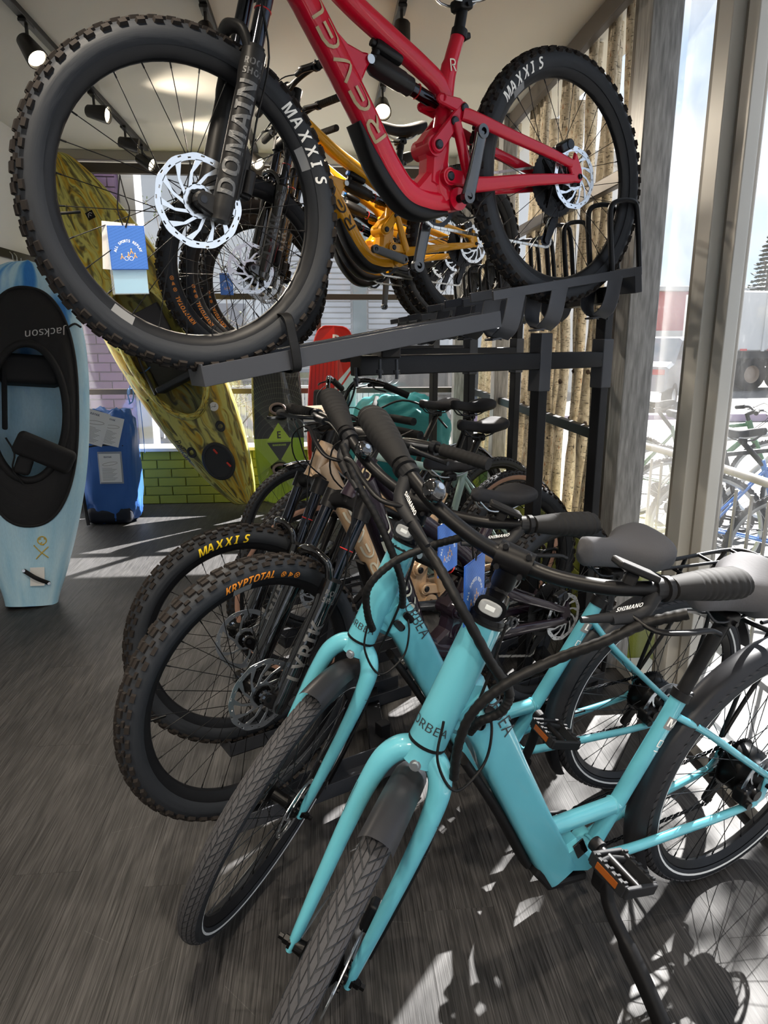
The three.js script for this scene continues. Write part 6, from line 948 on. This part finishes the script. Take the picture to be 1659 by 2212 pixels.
car('pickup_truck', 'dark pickup truck parked beyond the far window', 'truck', mat('#15181c', 0.2, 0.2, { clearcoat: 1 }), [0.9, GY, -14.6], 0.08, { L: 5.4, W: 1.9, H: 1.75, bed: true });
car('car', 'silver car parked down the street', 'car', mat('#aab2ba', 0.25, 0.5), [23.5, GY, -42], 0.5, {});
car('car', 'grey car parked across the sidewalk behind the bicycles', 'car', mat('#8d9092', 0.25, 0.5), [8.2, GY, -17.5], 0.9, { H: 1.7 });
{ // tipper truck
  const g = thing('dump_truck', 'white tipper truck passing on the street', 'truck'), wh = mat(lin(0.6, 0.6, 0.58), 0.5), dk = mat('#141414', 0.7);
  part(g, 'tipper_body', ext(shp([[-2.6, 1.25], [2.9, 1.25], [3.05, 3.1], [-2.6, 3.1]]), 2.5, 0.05), wh);
  for (let i = 0; i < 6; i++) part(g, 'body_rib', bx(-2.4 + i * 0.98, -2.3 + i * 0.98, 1.25, 3.05, 1.24, 1.3, 0.01), wh);
  part(g, 'chassis', bx(-2.6, 4.6, 0.75, 1.2, -0.6, 0.6, 0.03), dk);
  part(g, 'mud_flap', bx(-2.62, -2.5, 0.3, 1.2, -1.2, 1.2, 0.02), dk);
  part(g, 'side_skirt', bx(-2.5, 2.9, 1.02, 1.26, 1.0, 1.25, 0.02), dk);
  part(g, 'cab', ext(shp([[3.2, 0.8], [5.2, 0.8], [5.3, 1.9], [4.9, 2.9], [3.2, 2.9]]), 2.4, 0.06), mat(lin(0.5, 0.5, 0.52), 0.3));
  for (const x of [-1.6, -0.4, 4.3]) for (const s of [-1, 1]) { const w = grp(g, 'wheel'); part(w, 'tire', at(lathe([[0.28, -0.16], [0.5, -0.17], [0.53, -0.1], [0.53, 0.1], [0.5, 0.17], [0.28, 0.16]], 28), x, 0.53, s * 1.05), M.tread); part(w, 'wheel_rim', at(lathe([[0, s * 0.06], [0.1, s * 0.1], [0.26, s * 0.05], [0.3, s * 0.15]], 20), x, 0.53, s * 1.05), mat(lin(0.35, 0.27, 0.2), 0.6)); }
  for (const x of [-2.2, -1.2]) part(g, 'side_marker', bx(x, x + 0.25, 1.27, 1.33, 1.29, 1.3, 0.004), mat(lin(0.6, 0.04, 0.04), 0.4));
  g.position.set(15.2, GY, -23.5); g.rotation.y = 0.12;
}
{ // buildings
  const b = thing('storefront', 'red sided building down the street', 'building'); part(b, 'wall', bx(24, 60, GY, 5.2, -75, -60, 0.05), mat(lin(0.42, 0.03, 0.06), 0.7)); part(b, 'roof', bx(23.5, 60.5, 5.2, 5.6, -75.5, -59.5, 0.05), mat(lin(0.5, 0.5, 0.5), 0.6)); part(b, 'lower_wall', bx(24, 60, GY, 2.0, -60, -59.9, 0.01), mat(lin(0.6, 0.58, 0.55), 0.7));
  const h = patch((u, v) => { const x = -60 + u * 260, z = -160 - v * 60; return [x, GY + (6 + 9 * fbm(u * 3 + 2, v, 3) + 5 * u) * Math.sin(Math.min(1, v * 1.3) * PI * 0.5), z]; }, 60, 8); single('hill', h, mat(lin(0.3, 0.24, 0.2), 0.95), 'low brown hills on the horizon', 'hill', null, 'structure');
  const cb = thing('warehouse', 'pale corrugated building across the yard', 'building'), wl = mat(lin(0.55, 0.55, 0.54), 0.6), sl = mat(lin(0.42, 0.42, 0.43), 0.5, 0.2);
  part(cb, 'wall', bx(-16, 9, GY, 6.5, -26, -22, 0.03), wl);
  for (const [x0, x1] of [[-1.4, 0.9], [1.4, 3.4]]) { const d = grp(cb, 'roller_door'); for (let i = 0; i < 26; i++) part(d, 'slat', bx(x0, x1, GY + i * 0.16, GY + i * 0.16 + 0.13, -21.99, -21.93, 0.02), sl); }
  part(cb, 'pillar', bx(0.95, 1.35, GY, 6.5, -22, -21.8, 0.02), mat(lin(0.16, 0.2, 0.2), 0.7)); part(cb, 'door', bx(-4.2, -2.2, GY, 2.4, -22, -21.95, 0.02), mat(lin(0.2, 0.2, 0.22), 0.6)); part(cb, 'roof_edge', bx(-16.2, 9.2, 6.3, 6.7, -26, -21.8, 0.03), mat(lin(0.3, 0.3, 0.3), 0.6));
  const fn = thing('corrugated_fence', 'low corrugated metal fence in the yard', 'fence'), fm = mat(lin(0.5, 0.5, 0.5), 0.4, 0.6); for (let i = 0; i < 46; i++) part(fn, 'sheet_rib', once('rib', () => bx(0, 0.085, 0, 0.85, -0.02, 0.02, 0.02)), fm).position.set(-3.6 + i * 0.1, GY, -12.4); part(fn, 'fence_rail', bx(-3.65, 1.05, GY + 0.83, GY + 0.88, -12.44, -12.36, 0.01), fm);
  const p = thing('brick_pillar', 'purple painted brick pillar outside the far window', 'pillar'); part(p, 'core', bx(-2.42, -1.8, GY, 3.3, -7.5, -7.02, 0.005), purp[0]); brickRun(p, [-2.42, 0, -7.01], [1, 0, 0], 0.62, GY, 41, 0.22, 0.085, 0.009, purp); part(p, 'cap_beam', bx(-1.8, -1.66, GY, 3.3, -7.4, -7.1, 0.01), mat(lin(0.2, 0.2, 0.21), 0.6));
}
function shrub(label, p, h, n, leaf) {
  const s = thing('shrub', label, 'shrub', 'yard shrubs'), tw = [], lv = new Tri();
  for (let i = 0; i < n; i++) { let q = V(p[0] + rr(-0.15, 0.15), p[1], p[2] + rr(-0.15, 0.15)), d = V(rr(-0.5, 0.5), 1, rr(-0.5, 0.5)).normalize(); const pts = [q.clone()]; for (let k = 0; k < 5; k++) { q = q.clone().addScaledVector(d, h / 5); pts.push(q); d = d.clone().add(V(rr(-0.4, 0.4), rr(-0.05, 0.2), rr(-0.4, 0.4))).normalize(); if (k > 0) for (let m = 0; m < 3; m++) { const e = q.clone().add(V(rr(-0.35, 0.35), rr(-0.05, 0.4), rr(-0.35, 0.35))); tw.push(sweep([q, q.clone().lerp(e, 0.5).add(V(rr(-0.04, 0.04), 0, rr(-0.04, 0.04))), e], (t) => 0.006 - 0.004 * t, { rs: 4, seg: 4 })); if (leaf) for (let w = 0; w < leaf; w++) { const c = q.clone().lerp(e, rnd()).add(V(rr(-0.05, 0.05), rr(-0.05, 0.05), rr(-0.05, 0.05))), a = V(rr(-1, 1), rr(-1, 1), rr(-1, 1)).normalize().multiplyScalar(0.022), b = V(rr(-1, 1), rr(-1, 1), rr(-1, 1)).normalize().multiplyScalar(0.012); lv.quad(c.clone().sub(a).toArray(), c.clone().add(b).toArray(), c.clone().add(a).toArray(), c.clone().sub(b).toArray()); } } } tw.push(sweep(pts, (t) => 0.014 - 0.009 * t, { rs: 5 })); }
  part(s, 'branches', merge(tw), mat(lin(0.09, 0.07, 0.055), 0.9)); if (leaf) part(s, 'leaves', lv.geo(), mat(lin(0.16, 0.2, 0.06), 0.8)).userData.kind = 'stuff';
}
shrub('bare twiggy shrub with sparse leaves behind the pillar', [-1.6, GY, -9.6], 3.4, 9, 5);
shrub('bare twiggy shrub left of the corrugated fence', [-4.0, GY, -10.9], 3.2, 8, 4);
shrub('low dry shrub at the foot of the corrugated fence', [-1.6, GY, -10.8], 1.3, 8, 3);
{ // street tree
  const t = thing('spruce_tree', 'dark spruce tree beyond the white truck', 'tree'), nd = new Tri(), br = [], c = V(30.2, GY, -48);
  for (let i = 0; i < 26; i++) { const y = 1.5 + i * 0.27, r0 = 2.6 * (1 - i / 27) + 0.15; for (let k = 0; k < 9; k++) { const r = r0 * rr(0.55, 1.1), a = k * 0.7 + i * 1.3 + rr(-0.2, 0.2), e = V(c.x + Math.cos(a) * r, GY + y - r * 0.18, c.z + Math.sin(a) * r), s = V(c.x, GY + y, c.z); br.push(sweep([s, e], (u) => 0.03 - 0.02 * u, { rs: 4 })); for (let q = 0; q < 12; q++) { const p = s.clone().lerp(e, 0.25 + 0.75 * q / 12), w = 0.28; const d1 = V(-Math.sin(a) * w, rr(-0.1, 0.06), Math.cos(a) * w), d2 = V(Math.cos(a) * 0.12, 0.04, Math.sin(a) * 0.12); nd.quad(p.toArray(), p.clone().add(d2).addScaledVector(d1, 0.5).toArray(), p.clone().add(d1).toArray(), p.clone().sub(d2).addScaledVector(d1, 0.5).toArray()); nd.quad(p.toArray(), p.clone().add(d2).addScaledVector(d1, -0.5).toArray(), p.clone().sub(d1).toArray(), p.clone().sub(d2).addScaledVector(d1, -0.5).toArray()); } } }
  part(t, 'trunk', cyl([c.x, GY, c.z], [c.x, GY + 8.6, c.z], [0.22, 0.03], 10), mat(lin(0.1, 0.07, 0.05), 0.9)); part(t, 'branches', merge(br), mat(lin(0.1, 0.07, 0.05), 0.9)); part(t, 'needles', nd.geo(), mat(lin(0.03, 0.07, 0.04), 0.85)).userData.kind = 'stuff';
}

{ // leafy street tree whose crown throws the dappled light on the floor
  const t = thing('street_tree', 'leafy street tree over the sidewalk', 'tree'), lv = new Tri(), br = [], C = V(4.75, 5.9, -6.3);
  for (let i = 0; i < 36; i++) { const e = C.clone().add(V(rr(-1, 1), rr(-0.9, 0.9), rr(-1, 1)).normalize().multiplyScalar(rr(0.5, 1.05))); br.push(sweep([V(4.9, 4.6, -6.2), C.clone().lerp(e, 0.4), e], (u) => 0.02 - 0.015 * u, { rs: 4, seg: 5 })); for (let k = 0; k < 24; k++) { const c = e.clone().add(V(rr(-0.32, 0.32), rr(-0.25, 0.25), rr(-0.32, 0.32))), a = V(rr(-1, 1), rr(-1, 1), rr(-1, 1)).normalize().multiplyScalar(0.05), b = V(rr(-1, 1), rr(-1, 1), rr(-1, 1)).normalize().multiplyScalar(0.03); lv.quad(c.clone().sub(a).toArray(), c.clone().add(b).toArray(), c.clone().add(a).toArray(), c.clone().sub(b).toArray()); } }
  part(t, 'trunk', sweep([[5.1, GY, -6.0], [5.05, 2.5, -6.1], [4.9, 4.7, -6.2]], (u) => 0.09 - 0.04 * u, { rs: 10 }), mat(lin(0.1, 0.08, 0.06), 0.9)); part(t, 'branches', merge(br), mat(lin(0.1, 0.08, 0.06), 0.9)); part(t, 'leaves', lv.geo(), mat(lin(0.08, 0.16, 0.04), 0.7)).userData.kind = 'stuff';
}
renderer.render(scene, camera);
